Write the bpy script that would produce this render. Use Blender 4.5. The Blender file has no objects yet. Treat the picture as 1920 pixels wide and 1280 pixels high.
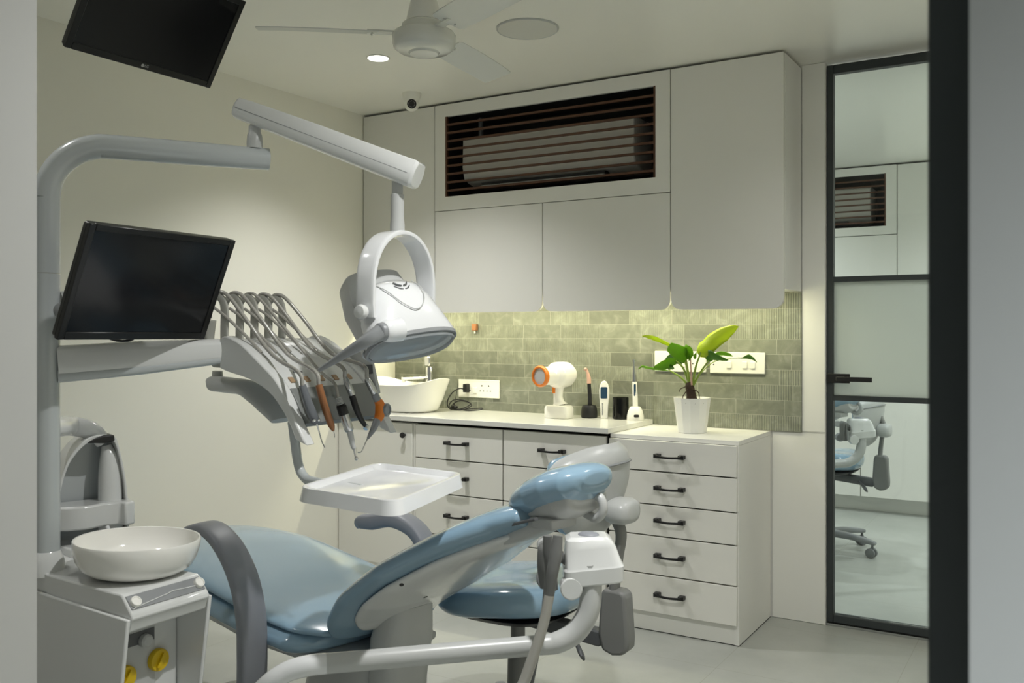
import bpy, math, random
from mathutils import Vector, Matrix
random.seed(7)
V = Vector
C = bpy.context.scene.collection
# ---------------------------------------------------------------- survey of the place
F, CX, CY, EYE = 1725.0, 960.0, 622.0, V((0, 0, 1.25))
FW = V((-.5195, .8545, 0)).normalized(); RT = V((FW.y, -FW.x, 0)); UP = V((0, 0, 1))
def ray(px, py): return FW + RT * ((px - CX) / F) + UP * ((CY - py) / F)
def onX(px, py, X): d = ray(px, py); return EYE + d * (X / d.x)
def onY(px, py, Y): d = ray(px, py); return EYE + d * (Y / d.y)
def onZ(px, py, Z): d = ray(px, py); return EYE + d * ((Z - 1.25) / d.z)
def atD(px, py, D): return EYE + ray(px, py) * D
# ---------------------------------------------------------------- materials
def lin(c): return c / 12.92 if c <= .04045 else ((c + .055) / 1.055) ** 2.4
def hx(s): return tuple(lin(int(s[i:i+2], 16) / 255) for i in (0, 2, 4))
def mat(name, col, rough=.5, metal=0., coat=0., noise=.03, nscale=8., bump=0., bscale=60., emit=None, spec=.5, trans=0., ior=1.45, sheen=0.):
    m = bpy.data.materials.new(name); m.use_nodes = True
    nt = m.node_tree; N = nt.nodes; L = nt.links; b = N['Principled BSDF']
    c = hx(col) if isinstance(col, str) else col
    b.inputs['Roughness'].default_value = rough; b.inputs['Metallic'].default_value = metal
    b.inputs['Coat Weight'].default_value = coat; b.inputs['Coat Roughness'].default_value = .08
    b.inputs['Specular IOR Level'].default_value = spec; b.inputs['IOR'].default_value = ior
    b.inputs['Transmission Weight'].default_value = trans
    tc = N.new('ShaderNodeTexCoord')
    n = N.new('ShaderNodeTexNoise'); n.inputs['Scale'].default_value = nscale; n.inputs['Detail'].default_value = 4
    L.new(tc.outputs['Object'], n.inputs['Vector'])
    mx = N.new('ShaderNodeMixRGB')
    mx.inputs[1].default_value = tuple(x * (1 - noise) for x in c) + (1,)
    mx.inputs[2].default_value = tuple(min(1, x * (1 + noise)) for x in c) + (1,)
    L.new(n.outputs['Fac'], mx.inputs[0]); L.new(mx.outputs[0], b.inputs['Base Color'])
    if bump:
        n2 = N.new('ShaderNodeTexNoise'); n2.inputs['Scale'].default_value = bscale; n2.inputs['Detail'].default_value = 3
        L.new(tc.outputs['Object'], n2.inputs['Vector'])
        bp = N.new('ShaderNodeBump'); bp.inputs['Strength'].default_value = bump; bp.inputs['Distance'].default_value = .002
        L.new(n2.outputs['Fac'], bp.inputs['Height']); L.new(bp.outputs[0], b.inputs['Normal'])
    if emit:
        b.inputs['Emission Color'].default_value = tuple(emit[:3]) + (1,); b.inputs['Emission Strength'].default_value = emit[3]
    return m
M = {}
M['wall'] = mat('wall_paint', (.83, .815, .735), .55, noise=.015, nscale=3, bump=.05, bscale=300)
M['ceil'] = mat('ceiling_paint', (.87, .86, .80), .30, noise=.015, nscale=3)
M['jamb'] = mat('corridor_paint', (.52, .52, .51), .6, noise=.02)
M['lam'] = mat('cabinet_laminate', (.77, .76, .715), .42, noise=.012, nscale=5)
M['lamw'] = mat('white_laminate', (.82, .815, .78), .35, noise=.01)
M['gap'] = mat('shadow_gap', (.02, .02, .018), .8)
M['quartz'] = mat('white_quartz', (.70, .70, .66), .18, noise=.03, nscale=40)
M['ceramic'] = mat('glazed_ceramic', (.84, .83, .79), .10, coat=.5, noise=.005)
M['chrome'] = mat('chrome', (.80, .80, .80), .08, metal=1)
M['steel'] = mat('brushed_steel', (.55, .56, .56), .25, metal=1)
M['black'] = mat('matt_black', (.012, .012, .012), .4)
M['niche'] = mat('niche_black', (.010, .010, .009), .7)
M['frame'] = mat('dark_frame', (.040, .047, .049), .45)
M['slat'] = mat('brown_slat', (.085, .036, .017), .45, noise=.15, nscale=30)
M['ac'] = mat('air_conditioner_plastic', (.62, .60, .55), .4)
M['socket'] = mat('switch_plate_plastic', (.86, .85, .78), .3)
M['shell'] = mat('unit_white_gloss', (.66, .67, .665), .16, coat=.4, noise=.008)
M['shellw'] = mat('lamp_white_gloss', (.74, .75, .765), .14, coat=.5, noise=.006)
M['lgrey'] = mat('unit_light_grey', (.47, .48, .475), .32, noise=.01)
M['tube'] = mat('arm_tube_grey', (.46, .49, .50), .22, coat=.4, noise=.01)
M['mgrey'] = mat('unit_mid_grey', (.25, .26, .27), .38, noise=.02)
M['dgrey'] = mat('unit_dark_grey', (.10, .105, .11), .42, noise=.02)
M['panelg'] = mat('handpiece_panel_grey', (.20, .21, .205), .3, noise=.02)
M['purple'] = mat('armrest_grey', (.235, .245, .275), .45, noise=.02)
M['blue'] = mat('blue_upholstery', (.225, .345, .45), .20, coat=.5, noise=.04, nscale=6, bump=.10, bscale=14)
M['bluegloss'] = mat('blue_vinyl_gloss', (.235, .36, .47), .16, coat=.6, noise=.05, nscale=9, bump=.25, bscale=26)
M['hose'] = mat('hose_grey', (.34, .33, .30), .22, coat=.4, noise=.03)
M['whip'] = mat('whip_grey', (.40, .40, .365), .35, noise=.02)
M['tan'] = mat('tan_pad', (.36, .24, .14), .6)
M['reflector'] = mat('lamp_reflector', (.80, .82, .84), .3)
M['adapter'] = mat('adapter_brown', (.33, .14, .06), .4)
M['brown'] = mat('anodised_copper', (.30, .13, .055), .32, metal=.3, noise=.1, nscale=60)
M['orange'] = mat('orange_plastic', (.72, .20, .02), .3)
M['yellow'] = mat('yellow_cap', (.62, .43, .01), .35)
M['screen'] = mat('screen_black', (.004, .0045, .006), .16, noise=.0)
M['bezel'] = mat('bezel_black', (.009, .009, .009), .3)
M['logo'] = mat('logo_print', (.45, .45, .45), .5)
M['ink'] = mat('ink_print', (.03, .03, .03), .5)
M['pot'] = mat('pot_plastic', (.82, .82, .79), .3)
M['soil'] = mat('soil', (.03, .02, .012), .9, noise=.4, nscale=120, bump=.6, bscale=150)
M['root'] = mat('root_brown', (.045, .025, .015), .8, noise=.4, nscale=90, bump=.6, bscale=200)
M['pink'] = mat('pink_tip', (.62, .38, .30), .4)
M['navy'] = mat('navy_display', (.015, .05, .10), .2)
M['fan'] = mat('fan_white', (.66, .66, .61), .2, coat=.3)
M['blade'] = mat('fan_blade_white', (.60, .61, .585), .3)
M['clip'] = mat('holder_clip_grey', (.14, .143, .14), .4, noise=.02)
M['stoolg'] = mat('stool_grey', (.185, .187, .182), .42, noise=.02)
M['castor'] = mat('castor_grey', (.16, .17, .175), .4)
def emis(name, col, s):
    m = bpy.data.materials.new(name); m.use_nodes = True; nt = m.node_tree; nt.nodes.clear()
    e = nt.nodes.new('ShaderNodeEmission'); e.inputs[0].default_value = tuple(col) + (1,); e.inputs[1].default_value = s
    o = nt.nodes.new('ShaderNodeOutputMaterial'); nt.links.new(e.outputs[0], o.inputs[0]); return m
M['glow'] = emis('downlight_glow', (1, .97, .88), 12)
M['led'] = emis('led_glow', (1, .93, .55), 14)
def leafmat(name, c1, c2):
    m = mat(name, c1, .35, noise=.12, nscale=25)
    nt = m.node_tree; b = nt.nodes['Principled BSDF']; out = nt.nodes['Material Output']
    t = nt.nodes.new('ShaderNodeBsdfTranslucent'); t.inputs[0].default_value = tuple(c2) + (1,)
    ms = nt.nodes.new('ShaderNodeMixShader'); ms.inputs[0].default_value = .45
    nt.links.new(b.outputs[0], ms.inputs[1]); nt.links.new(t.outputs[0], ms.inputs[2]); nt.links.new(ms.outputs[0], out.inputs[0]); return m
M['leafy'] = leafmat('young_leaf', (.50, .62, .05), (.62, .72, .05))
M['leafg'] = leafmat('green_leaf', (.17, .36, .03), (.32, .55, .04))
M['leafd'] = leafmat('dark_leaf', (.08, .22, .025), (.14, .32, .03))
M['stem'] = mat('plant_stem', (.25, .36, .06), .45, noise=.15, nscale=20)
def glassmat(name, tint, glossy=.06, rough=.0):
    m = bpy.data.materials.new(name); m.use_nodes = True; nt = m.node_tree; nt.nodes.clear(); N = nt.nodes; L = nt.links
    t = N.new('ShaderNodeBsdfTransparent'); t.inputs[0].default_value = tuple(tint) + (1,)
    g = N.new('ShaderNodeBsdfGlossy'); g.inputs['Roughness'].default_value = rough
    f = N.new('ShaderNodeFresnel'); f.inputs[0].default_value = 1.45
    mx = N.new('ShaderNodeMixShader'); o = N.new('ShaderNodeOutputMaterial')
    L.new(f.outputs[0], mx.inputs[0]); L.new(t.outputs[0], mx.inputs[1]); L.new(g.outputs[0], mx.inputs[2]); L.new(mx.outputs[0], o.inputs[0]); return m
M['glass'] = glassmat('clear_glass', (.945, .975, .965))
M['smoke'] = glassmat('smoked_glass', (.30, .30, .27))
def lensmat():
    m = glassmat('lamp_lens', (.92, .95, .97)); nt = m.node_tree; N = nt.nodes; L = nt.links
    mx = [n for n in N if n.type == 'MIX_SHADER'][0]; out = [n for n in N if n.type == 'OUTPUT_MATERIAL'][0]
    d = N.new('ShaderNodeBsdfDiffuse'); d.inputs[0].default_value = (.62, .66, .68, 1); m2 = N.new('ShaderNodeMixShader'); m2.inputs[0].default_value = .32
    L.new(mx.outputs[0], m2.inputs[1]); L.new(d.outputs[0], m2.inputs[2]); L.new(m2.outputs[0], out.inputs[0]); return m
M['lens'] = lensmat()
M['syr'] = mat('syringe_grey', (.13, .14, .155), .35)
def frostmat():
    m = bpy.data.materials.new('frosted_glass'); m.use_nodes = True; nt = m.node_tree; nt.nodes.clear(); N = nt.nodes; L = nt.links
    t = N.new('ShaderNodeBsdfTranslucent'); t.inputs[0].default_value = (.76, .80, .765, 1)
    d = N.new('ShaderNodeBsdfDiffuse'); d.inputs[0].default_value = (.66, .70, .66, 1)
    n = N.new('ShaderNodeTexNoise'); n.inputs['Scale'].default_value = 400
    g = N.new('ShaderNodeBsdfGlossy'); g.inputs['Roughness'].default_value = .35
    a = N.new('ShaderNodeMixShader'); a.inputs[0].default_value = .4; b = N.new('ShaderNodeMixShader'); b.inputs[0].default_value = .05
    o = N.new('ShaderNodeOutputMaterial')
    L.new(t.outputs[0], a.inputs[1]); L.new(d.outputs[0], a.inputs[2]); L.new(a.outputs[0], b.inputs[1]); L.new(g.outputs[0], b.inputs[2]); L.new(b.outputs[0], o.inputs[0]); return m
M['frost'] = frostmat()
def tilemat():
    m = bpy.data.materials.new('slate_tile'); m.use_nodes = True; nt = m.node_tree; N = nt.nodes; L = nt.links; b = N['Principled BSDF']
    tc = N.new('ShaderNodeTexCoord'); sp = N.new('ShaderNodeSeparateXYZ'); L.new(tc.outputs['Object'], sp.inputs[0])
    def math_(op, a, bb=None):
        n = N.new('ShaderNodeMath'); n.operation = op
        for i, x in enumerate((a, bb)):
            if x is None: continue
            if isinstance(x, (int, float)): n.inputs[i].default_value = x
            else: L.new(x, n.inputs[i])
        return n.outputs[0]
    H = .0668
    row = math_('FLOOR', math_('DIVIDE', sp.outputs['Z'], H))
    wn = N.new('ShaderNodeTexWhiteNoise'); wn.noise_dimensions = '1D'; L.new(row, wn.inputs['W'])
    xs = math_('ADD', sp.outputs['X'], math_('MULTIPLY', wn.outputs['Value'], 1.7))
    cb = N.new('ShaderNodeCombineXYZ'); L.new(xs, cb.inputs[0]); L.new(sp.outputs['Z'], cb.inputs[1])
    br = N.new('ShaderNodeTexBrick'); br.offset = 0; br.squash = 1
    br.inputs['Scale'].default_value = 1; br.inputs['Brick Width'].default_value = .215; br.inputs['Row Height'].default_value = H
    br.inputs['Mortar Size'].default_value = .0011; br.inputs['Mortar Smooth'].default_value = .1
    br.inputs['Color1'].default_value = (0, 0, 0, 1); br.inputs['Color2'].default_value = (1, 1, 1, 1); br.inputs['Mortar'].default_value = (.5, .5, .5, 1)
    L.new(cb.outputs[0], br.inputs['Vector'])
    rnd = N.new('ShaderNodeSeparateColor'); L.new(br.outputs['Color'], rnd.inputs[0]); r = rnd.outputs[0]
    rib = math_('GREATER_THAN', r, .55)
    wave = math_('SINE', math_('MULTIPLY', sp.outputs['X'], 2 * math.pi / .0105))
    wave = math_('MULTIPLY', math_('ADD', wave, 1), .5); wave = math_('POWER', wave, .5)
    n1 = N.new('ShaderNodeTexNoise'); n1.inputs['Scale'].default_value = 15; n1.inputs['Detail'].default_value = 9; n1.inputs['Roughness'].default_value = .6; n1.inputs['Distortion'].default_value = .7
    L.new(tc.outputs['Object'], n1.inputs['Vector'])
    ramp = N.new('ShaderNodeValToRGB'); L.new(n1.outputs['Fac'], ramp.inputs[0])
    ramp.color_ramp.elements[0].position = .30; ramp.color_ramp.elements[0].color = (.18, .19, .15, 1)
    ramp.color_ramp.elements[1].position = .74; ramp.color_ramp.elements[1].color = (.33, .34, .28, 1)
    e = ramp.color_ramp.elements.new(.52); e.color = (.225, .237, .188, 1)
    val = N.new('ShaderNodeHueSaturation'); L.new(ramp.outputs[0], val.inputs['Color'])
    L.new(math_('ADD', .74, math_('MULTIPLY', r, .50)), val.inputs['Value'])
    mo = N.new('ShaderNodeMixRGB'); L.new(br.outputs['Fac'], mo.inputs[0]); L.new(val.outputs[0], mo.inputs[1]); mo.inputs[2].default_value = (.40, .40, .33, 1)
    L.new(mo.outputs[0], b.inputs['Base Color']); b.inputs['Roughness'].default_value = .5
    h = math_('ADD', math_('MULTIPLY', math_('MULTIPLY', rib, wave), 2.2), math_('MULTIPLY', n1.outputs['Fac'], .35))
    h = math_('SUBTRACT', h, math_('MULTIPLY', br.outputs['Fac'], .8))
    bp = N.new('ShaderNodeBump'); bp.inputs['Strength'].default_value = .8; bp.inputs['Distance'].default_value = .0014
    L.new(h, bp.inputs['Height']); L.new(bp.outputs[0], b.inputs['Normal']); return m
M['tile'] = tilemat()
def floormat():
    m = bpy.data.materials.new('floor_porcelain'); m.use_nodes = True; nt = m.node_tree; N = nt.nodes; L = nt.links; b = N['Principled BSDF']
    tc = N.new('ShaderNodeTexCoord'); mp = N.new('ShaderNodeMapping'); mp.inputs['Location'].default_value = (.13, .28, 0); L.new(tc.outputs['Object'], mp.inputs[0])
    br = N.new('ShaderNodeTexBrick'); br.offset = 0; br.inputs['Scale'].default_value = 1; br.inputs['Brick Width'].default_value = .6; br.inputs['Row Height'].default_value = .6
    br.inputs['Mortar Size'].default_value = .0012; L.new(mp.outputs[0], br.inputs['Vector'])
    n = N.new('ShaderNodeTexNoise'); n.inputs['Scale'].default_value = 2.2; n.inputs['Detail'].default_value = 9; n.inputs['Roughness'].default_value = .62; L.new(tc.outputs['Object'], n.inputs['Vector'])
    ramp = N.new('ShaderNodeValToRGB'); L.new(n.outputs['Fac'], ramp.inputs[0])
    ramp.color_ramp.elements[0].position = .3; ramp.color_ramp.elements[0].color = (.33, .345, .32, 1)
    ramp.color_ramp.elements[1].position = .72; ramp.color_ramp.elements[1].color = (.44, .45, .42, 1)
    mo = N.new('ShaderNodeMixRGB'); L.new(br.outputs['Fac'], mo.inputs[0]); L.new(ramp.outputs[0], mo.inputs[1]); mo.inputs[2].default_value = (.30, .30, .26, 1)
    L.new(mo.outputs[0], b.inputs['Base Color']); b.inputs['Roughness'].default_value = .36; return m
M['floor'] = floormat()
# ---------------------------------------------------------------- mesh builder
def catmull(pts, n=6):
    if len(pts) < 3: return [V(p) for p in pts]
    P = [V(p) for p in pts]; P = [P[0] * 2 - P[1]] + P + [P[-1] * 2 - P[-2]]; out = []
    for i in range(1, len(P) - 2):
        a, b, c, d = P[i-1:i+3]
        for k in range(n):
            t = k / n
            out.append(.5 * ((2 * b) + (c - a) * t + (2 * a - 5 * b + 4 * c - d) * t * t + (3 * b - a - 3 * c + d) * t ** 3))
    out.append(P[-2]); return out
def lerps(vals, m):
    out = []
    for i in range(m):
        t = i / (m - 1) * (len(vals) - 1); k = min(int(t), len(vals) - 2); f = t - k
        out.append(vals[k] * (1 - f) + vals[k + 1] * f)
    return out
def circ(n=14): return [(math.cos(2 * math.pi * i / n), math.sin(2 * math.pi * i / n)) for i in range(n)]
def sup(n=24, e=3.0):
    o = []
    for i in range(n):
        t = 2 * math.pi * i / n; c, s = math.cos(t), math.sin(t)
        o.append((math.copysign(abs(c) ** (2 / e), c), math.copysign(abs(s) ** (2 / e), s)))
    return o
class MB:
    def __init__(s): s.v = []; s.f = []
    def add(s, vs, fs):
        b = len(s.v); s.v += [V(x) for x in vs]; s.f += [tuple(b + i for i in f) for f in fs]; return s
    def box(s, x0, x1, y0, y1, z0, z1):
        return s.obox(((x0+x1)/2, (y0+y1)/2, (z0+z1)/2), (abs(x1-x0)/2, 0, 0), (0, abs(y1-y0)/2, 0), (0, 0, abs(z1-z0)/2))
    def obox(s, c, a, b, d):
        c, a, b, d = V(c), V(a), V(b), V(d); vs = []
        for i in (-1, 1):
            for j in (-1, 1):
                for k in (-1, 1): vs.append(c + a * i + b * j + d * k)
        fs = [(0, 1, 3, 2), (4, 6, 7, 5), (0, 4, 5, 1), (2, 3, 7, 6), (0, 2, 6, 4), (1, 5, 7, 3)]
        if a.cross(b).dot(d) < 0: fs = [f[::-1] for f in fs]
        return s.add(vs, fs)
    def loft(s, rings, cap=True, close=False):
        n = len(rings[0]); vs = [p for r in rings for p in r]; fs = []
        m = len(rings)
        for i in range(m - (0 if close else 1)):
            for j in range(n):
                a = i * n + j; b = i * n + (j + 1) % n; c = ((i + 1) % m) * n + (j + 1) % n; d = ((i + 1) % m) * n + j
                fs.append((a, b, c, d))
        if cap and not close: fs += [tuple(range(n - 1, -1, -1)), tuple((m - 1) * n + j for j in range(n))]
        return s.add(vs, fs)
    def sweep(s, prof, pts, sx, sy=None, up=(0, 0, 1), n=6, fixed=False, cap=True):
        P = catmull(pts, n) if n > 1 else [V(p) for p in pts]; m = len(P)
        sx = lerps(sx, m) if isinstance(sx, (list, tuple)) else [sx] * m
        sy = sx if sy is None else (lerps(sy, m) if isinstance(sy, (list, tuple)) else [sy] * m)
        up = V(up); rings = []; prev = None
        for i in range(m):
            t = (P[min(i+1, m-1)] - P[max(i-1, 0)]).normalized()
            if fixed or prev is None:
                r = t.cross(up)
                if r.length < 1e-4: r = t.cross(V((1, 0, .01)))
            else: r = prev - t * prev.dot(t)
            r.normalize(); prev = r; u = r.cross(t)
            rings.append([P[i] + r * (x * sx[i]) + u * (y * sy[i]) for x, y in prof])
        return s.loft(rings, cap)
    def tube(s, pts, r, seg=12, n=6): return s.sweep(circ(seg), pts, r, n=n)
    def lathe(s, prof, c=(0, 0, 0), ax=(0, 0, 1), seg=32, cap=True, sx=1., xdir=None):
        c = V(c); ax = V(ax).normalized()
        x = V(xdir) if xdir else (ax.cross(V((0, 1, 0))) if abs(ax.y) < .9 else ax.cross(V((1, 0, 0))))
        x = (x - ax * x.dot(ax)).normalized(); y = ax.cross(x); rings = []
        for r, z in prof: rings.append([c + ax * z + x * (math.cos(2*math.pi*i/seg) * max(r, 1e-5) * sx) + y * (math.sin(2*math.pi*i/seg) * max(r, 1e-5)) for i in range(seg)])
        return s.loft(rings, cap)
    def cyl(s, a, b, r, r2=None, seg=20):
        a, b = V(a), V(b); d = (b - a); return s.lathe([(r, 0), (r if r2 is None else r2, d.length)], a, d, seg)
    def ball(s, c, r, seg=20, rows=12):
        r = r if isinstance(r, (tuple, list)) else (r, r, r); c = V(c); rings = []
        for i in range(rows + 1):
            t = math.pi * i / rows; q = max(math.sin(t), 1e-3)
            rings.append([c + V((math.cos(2*math.pi*j/seg) * q * r[0], math.sin(2*math.pi*j/seg) * q * r[1], -math.cos(t) * r[2])) for j in range(seg)])
        return s.loft(rings)
    def prism(s, outline, w):
        """outline: 3D points of a closed planar loop; w: thickness vector"""
        o = [V(p) for p in outline]; w = V(w); n = len(o)
        nn = V((0, 0, 0))
        for i in range(n): nn += o[i].cross(o[(i + 1) % n])
        if nn.dot(w) > 0: o = o[::-1]
        vs = o + [p + w for p in o]
        fs = [tuple(range(n)), tuple(range(2 * n - 1, n - 1, -1))] + [(i, i + n, (i + 1) % n + n, (i + 1) % n) for i in range(n)]
        return s.add(vs, fs)
    def frame(s, x0, x1, z0, z1, hx0, hx1, hz0, hz1, y0, y1):
        """a flat panel in XZ with a rectangular hole"""
        s.box(x0, hx0, y0, y1, z0, z1); s.box(hx1, x1, y0, y1, z0, z1); s.box(hx0, hx1, y0, y1, hz1, z1); return s.box(hx0, hx1, y0, y1, z0, hz0)
    def move(s, off=None, rot=None):
        for i, p in enumerate(s.v):
            q = p
            if rot is not None: q = rot @ q
            if off is not None: q = q + V(off)
            s.v[i] = q
        return s
def rrect(x0, x1, z0, z1, r, k=6):
    """rounded rect in 2D; r = radius or 4 radii (bl, br, tr, tl)"""
    if not isinstance(r, (tuple, list)): r = (r,) * 4
    out = []
    for (cx, cz, a0, rr) in ((x0 + r[0], z0 + r[0], 180, r[0]), (x1 - r[1], z0 + r[1], 270, r[1]), (x1 - r[2], z1 - r[2], 0, r[2]), (x0 + r[3], z1 - r[3], 90, r[3])):
        if rr <= 0: out.append((cx, cz)); continue
        for i in range(k + 1):
            a = math.radians(a0 + 90 * i / k); out.append((cx + rr * math.cos(a), cz + rr * math.sin(a)))
    return out
from mathutils.bvhtree import BVHTree
def hit(mb, px, py):
    t = BVHTree.FromPolygons([tuple(v) for v in mb.v], mb.f); r = t.ray_cast(EYE, ray(px, py).normalized()); return r[0], r[1]
ORG = {}
def tag(o, label=None, cat=None, group=None, kind=None):
    for k, v in (('label', label), ('category', cat), ('group', group), ('kind', kind)):
        if v: o[k] = v
    return o
def thing(name, label, cat, loc, group=None):
    o = bpy.data.objects.new(name, None); C.objects.link(o); o.location = loc; o.empty_display_size = .05
    ORG[o.name] = V(loc); return tag(o, label, cat, group)
def obj(name, mb, m, parent=None, bevel=0, sub=0, angle=40, seg=2, solid=0):
    me = bpy.data.meshes.new(name)
    if parent is not None: org = ORG[parent.name]
    else:
        xs = [v.x for v in mb.v]; ys = [v.y for v in mb.v]; zs = [v.z for v in mb.v]
        org = V(((min(xs) + max(xs)) / 2, (min(ys) + max(ys)) / 2, min(zs)))
    me.from_pydata([tuple(v - org) for v in mb.v], [], mb.f); me.update()
    import bmesh
    bm = bmesh.new(); bm.from_mesh(me); bmesh.ops.recalc_face_normals(bm, faces=bm.faces); bm.to_mesh(me); bm.free()
    for p in me.polygons: p.use_smooth = True
    me.set_sharp_from_angle(angle=math.radians(angle))
    me.materials.append(m if not isinstance(m, str) else M[m])
    o = bpy.data.objects.new(name, me); C.objects.link(o)
    if parent is not None: o.parent = parent
    else: o.location = org
    ORG[o.name] = org
    if solid: md = o.modifiers.new('solid', 'SOLIDIFY'); md.thickness = solid; md.offset = 0
    if bevel: md = o.modifiers.new('bevel', 'BEVEL'); md.width = bevel; md.segments = seg; md.limit_method = 'ANGLE'; md.angle_limit = math.radians(35); md.harden_normals = False
    if sub: md = o.modifiers.new('sub', 'SUBSURF'); md.levels = sub; md.render_levels = sub
    return o
def struct(name, mb, m, parent=None, bevel=0):
    o = obj(name, mb, m, parent, bevel)
    if parent is None: o['kind'] = 'structure'
    return o
def text(name, body, size, loc, xd, yd, m, parent, extrude=.0004):
    cu = bpy.data.curves.new(name, 'FONT'); cu.body = body; cu.size = size; cu.extrude = extrude; cu.align_x = 'CENTER'; cu.align_y = 'CENTER'
    tmp = bpy.data.objects.new('tmp', cu); C.objects.link(tmp); dg = bpy.context.evaluated_depsgraph_get(); me = bpy.data.meshes.new_from_object(tmp.evaluated_get(dg))
    bpy.data.objects.remove(tmp); me.materials.clear(); me.materials.append(M[m]); o = bpy.data.objects.new(name, me); C.objects.link(o); o.parent = parent; ORG[o.name] = ORG[parent.name]
    x = V(xd).normalized(); y = V(yd).normalized(); z = x.cross(y)
    R = Matrix((x, y, z)).transposed().to_4x4(); R.translation = V(loc) - ORG[parent.name]; o.matrix_local = R; return o
def kids(o): return [c for c in bpy.data.objects if c.parent is o]
def dup(root, off, label, group=None, rz=0, name=None):
    allo = list(bpy.data.objects)
    def rec(o, par):
        c = o.copy(); C.objects.link(c)
        if par is not None: c.parent = par
        ORG[c.name] = ORG[o.name]
        for k in [x for x in allo if x.parent is o]: rec(k, c)
        return c
    r = rec(root, None); r.location = V(root.location) + V(off); r.rotation_euler.z = rz; r['label'] = label
    if group: r['group'] = group
    return r
# ================================================================ ROOM SHELL
XL, XR, YB, CEIL = -3.217, .42, 4.05, 2.40       # left wall, right wall, back wall, ceiling
YF = .80                                            # inner face of the entrance wall
JL = onY(69, 640, YF).x; JR = onY(1845, 640, YF).x; JF = onY(1755, 640, YF).x
struct('floor', MB().box(-3.6, 1.6, -1.6, 7.6, -.05, 0), 'floor')
struct('ceiling', MB().box(-3.6, 1.6, -1.6, 7.6, CEIL, CEIL + .05), 'ceil')
struct('wall_left', MB().box(XL - .1, XL, -1.6, 7.6, 0, CEIL), 'wall')
struct('wall_right', MB().box(XR, XR + .1, YF, 7.6, 0, CEIL), 'wall')
DX0 = onY(1549, 640, YB).x; DX1 = DX0 + .82       # glass door opening
struct('wall_back', MB().box(XL, DX0 - .002, YB, YB + .10, 0, CEIL).box(DX1 + .002, XR, YB, YB + .10, 0, CEIL), 'lamw')
struct('wall_front', MB().box(XL, JL, YF - .12, YF, 0, CEIL).box(JR, 1.5, YF - .12, YF, 0, CEIL), 'jamb')
struct('trim_1', MB().box(JF, JR - .001, YF - .05, YF + .01, 0, CEIL), 'frame', bevel=.002)
struct('wall_corridor', MB().box(XL, 1.6, -1.6, -1.5, 0, CEIL), 'jamb')
struct('wall_far', MB().box(XL, XR, 7.35, 7.45, 0, CEIL), 'lamw')
# tiled splashback behind the worktop
TX1 = onY(1503, 640, YB - .01).x
struct('trim_2', MB().box(XL + .001, TX1, YB - .012, YB - .0005, .817, 1.425), 'tile')
# joint cover and dado panel between the tiles and the door
struct('trim_3', MB().box(TX1 + .001, DX0 - .004, YB - .006, YB - .0005, .822, CEIL - .002), 'lamw')
struct('trim_4', MB().box(-1.12, DX0 - .004, YB - .006, YB - .0005, .002, .814), 'lamw')
# ---- glass door
d = obj('door_1', MB().frame(DX0, DX1, .012, CEIL - .012, DX0 + .026, DX1 - .03, .045, CEIL - .05, YB + .012, YB + .052), 'frame', bevel=.003); d['kind'] = 'structure'
ORG['door_1'] = ORG[d.name]
obj('glazing_bar', MB().box(DX0 + .026, DX1 - .03, YB + .014, YB + .05, 1.463, 1.485), 'frame', d)
obj('glazing_bar', MB().box(DX0 + .026, DX1 - .03, YB + .014, YB + .05, .958, .980), 'frame', d)
obj('upper_pane', MB().box(DX0 + .026, DX1 - .03, YB + .029, YB + .035, 1.485, CEIL - .05), 'glass', d)
obj('frosted_pane', MB().box(DX0 + .026, DX1 - .03, YB + .029, YB + .035, .98, 1.463), 'frost', d)
obj('lower_pane', MB().box(DX0 + .026, DX1 - .03, YB + .029, YB + .035, .045, .958), 'glass', d)
hz = onY(1600, 710, YB).z
hb = MB().box(DX0 + .002, DX0 + .095, YB + .003, YB + .013, hz - .02, hz + .02)
hb.box(DX0 + .045, DX0 + .075, YB - .03, YB + .004, hz - .009, hz + .009).box(DX0 + .05, onY(1638, 710, YB).x, YB - .042, YB - .03, hz - .011, hz + .009)
obj('door_handle', hb, 'black', d, bevel=.002)
obj('sill_strip', MB().box(DX0, DX1, YB + .0, YB + .06, .001, .010), 'steel', d)
# ================================================================ CEILING THINGS
def downlight(x, y, label, watts, col=(1, .995, .97), size=.085, cone=146):
    t = thing('downlight', label, 'ceiling light', (x, y, CEIL - .004), 'recessed downlights')
    obj('trim_ring', MB().lathe([(size/2 + .0005, .0035), (size/2 + .007, .0035), (size/2 + .007, .001), (size/2 + .003, -.001), (size/2 + .0005, .001)], (x, y, CEIL - .004), seg=32, cap=False), 'fan', t)
    obj('diffuser', MB().lathe([(size/2, .001), (size/2, .0035)], (x, y, CEIL - .004), seg=32), 'glow', t)
    l = bpy.data.lights.new('downlight_lamp', 'SPOT'); l.energy = watts; l.color = col; l.shadow_soft_size = .035
    l.spot_size = math.radians(cone); l.spot_blend = 1
    o = bpy.data.objects.new('downlight_lamp', l); C.objects.link(o); o.parent = t; o.location = (0, 0, -.004)
    return t
PW = 88
downlight(-2.485, 3.006, 'round recessed downlight glowing in the ceiling left of the fan', PW * 1.2, cone=118)
downlight(-.35, 3.006, 'round recessed downlight in the ceiling before the glass door', PW * .45)
downlight(-2.42, 1.12, 'round recessed downlight in the ceiling over the spittoon end', PW * .26, cone=136)
downlight(-.58, 1.50, 'round recessed downlight in the ceiling just inside the entrance', PW * 1.55)
downlight(.75, -.25, 'unseen recessed downlight added in the corridor ceiling', 430, (.90, .97, 1), cone=112)  # unseen lamp added to brighten the entrance wall
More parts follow.
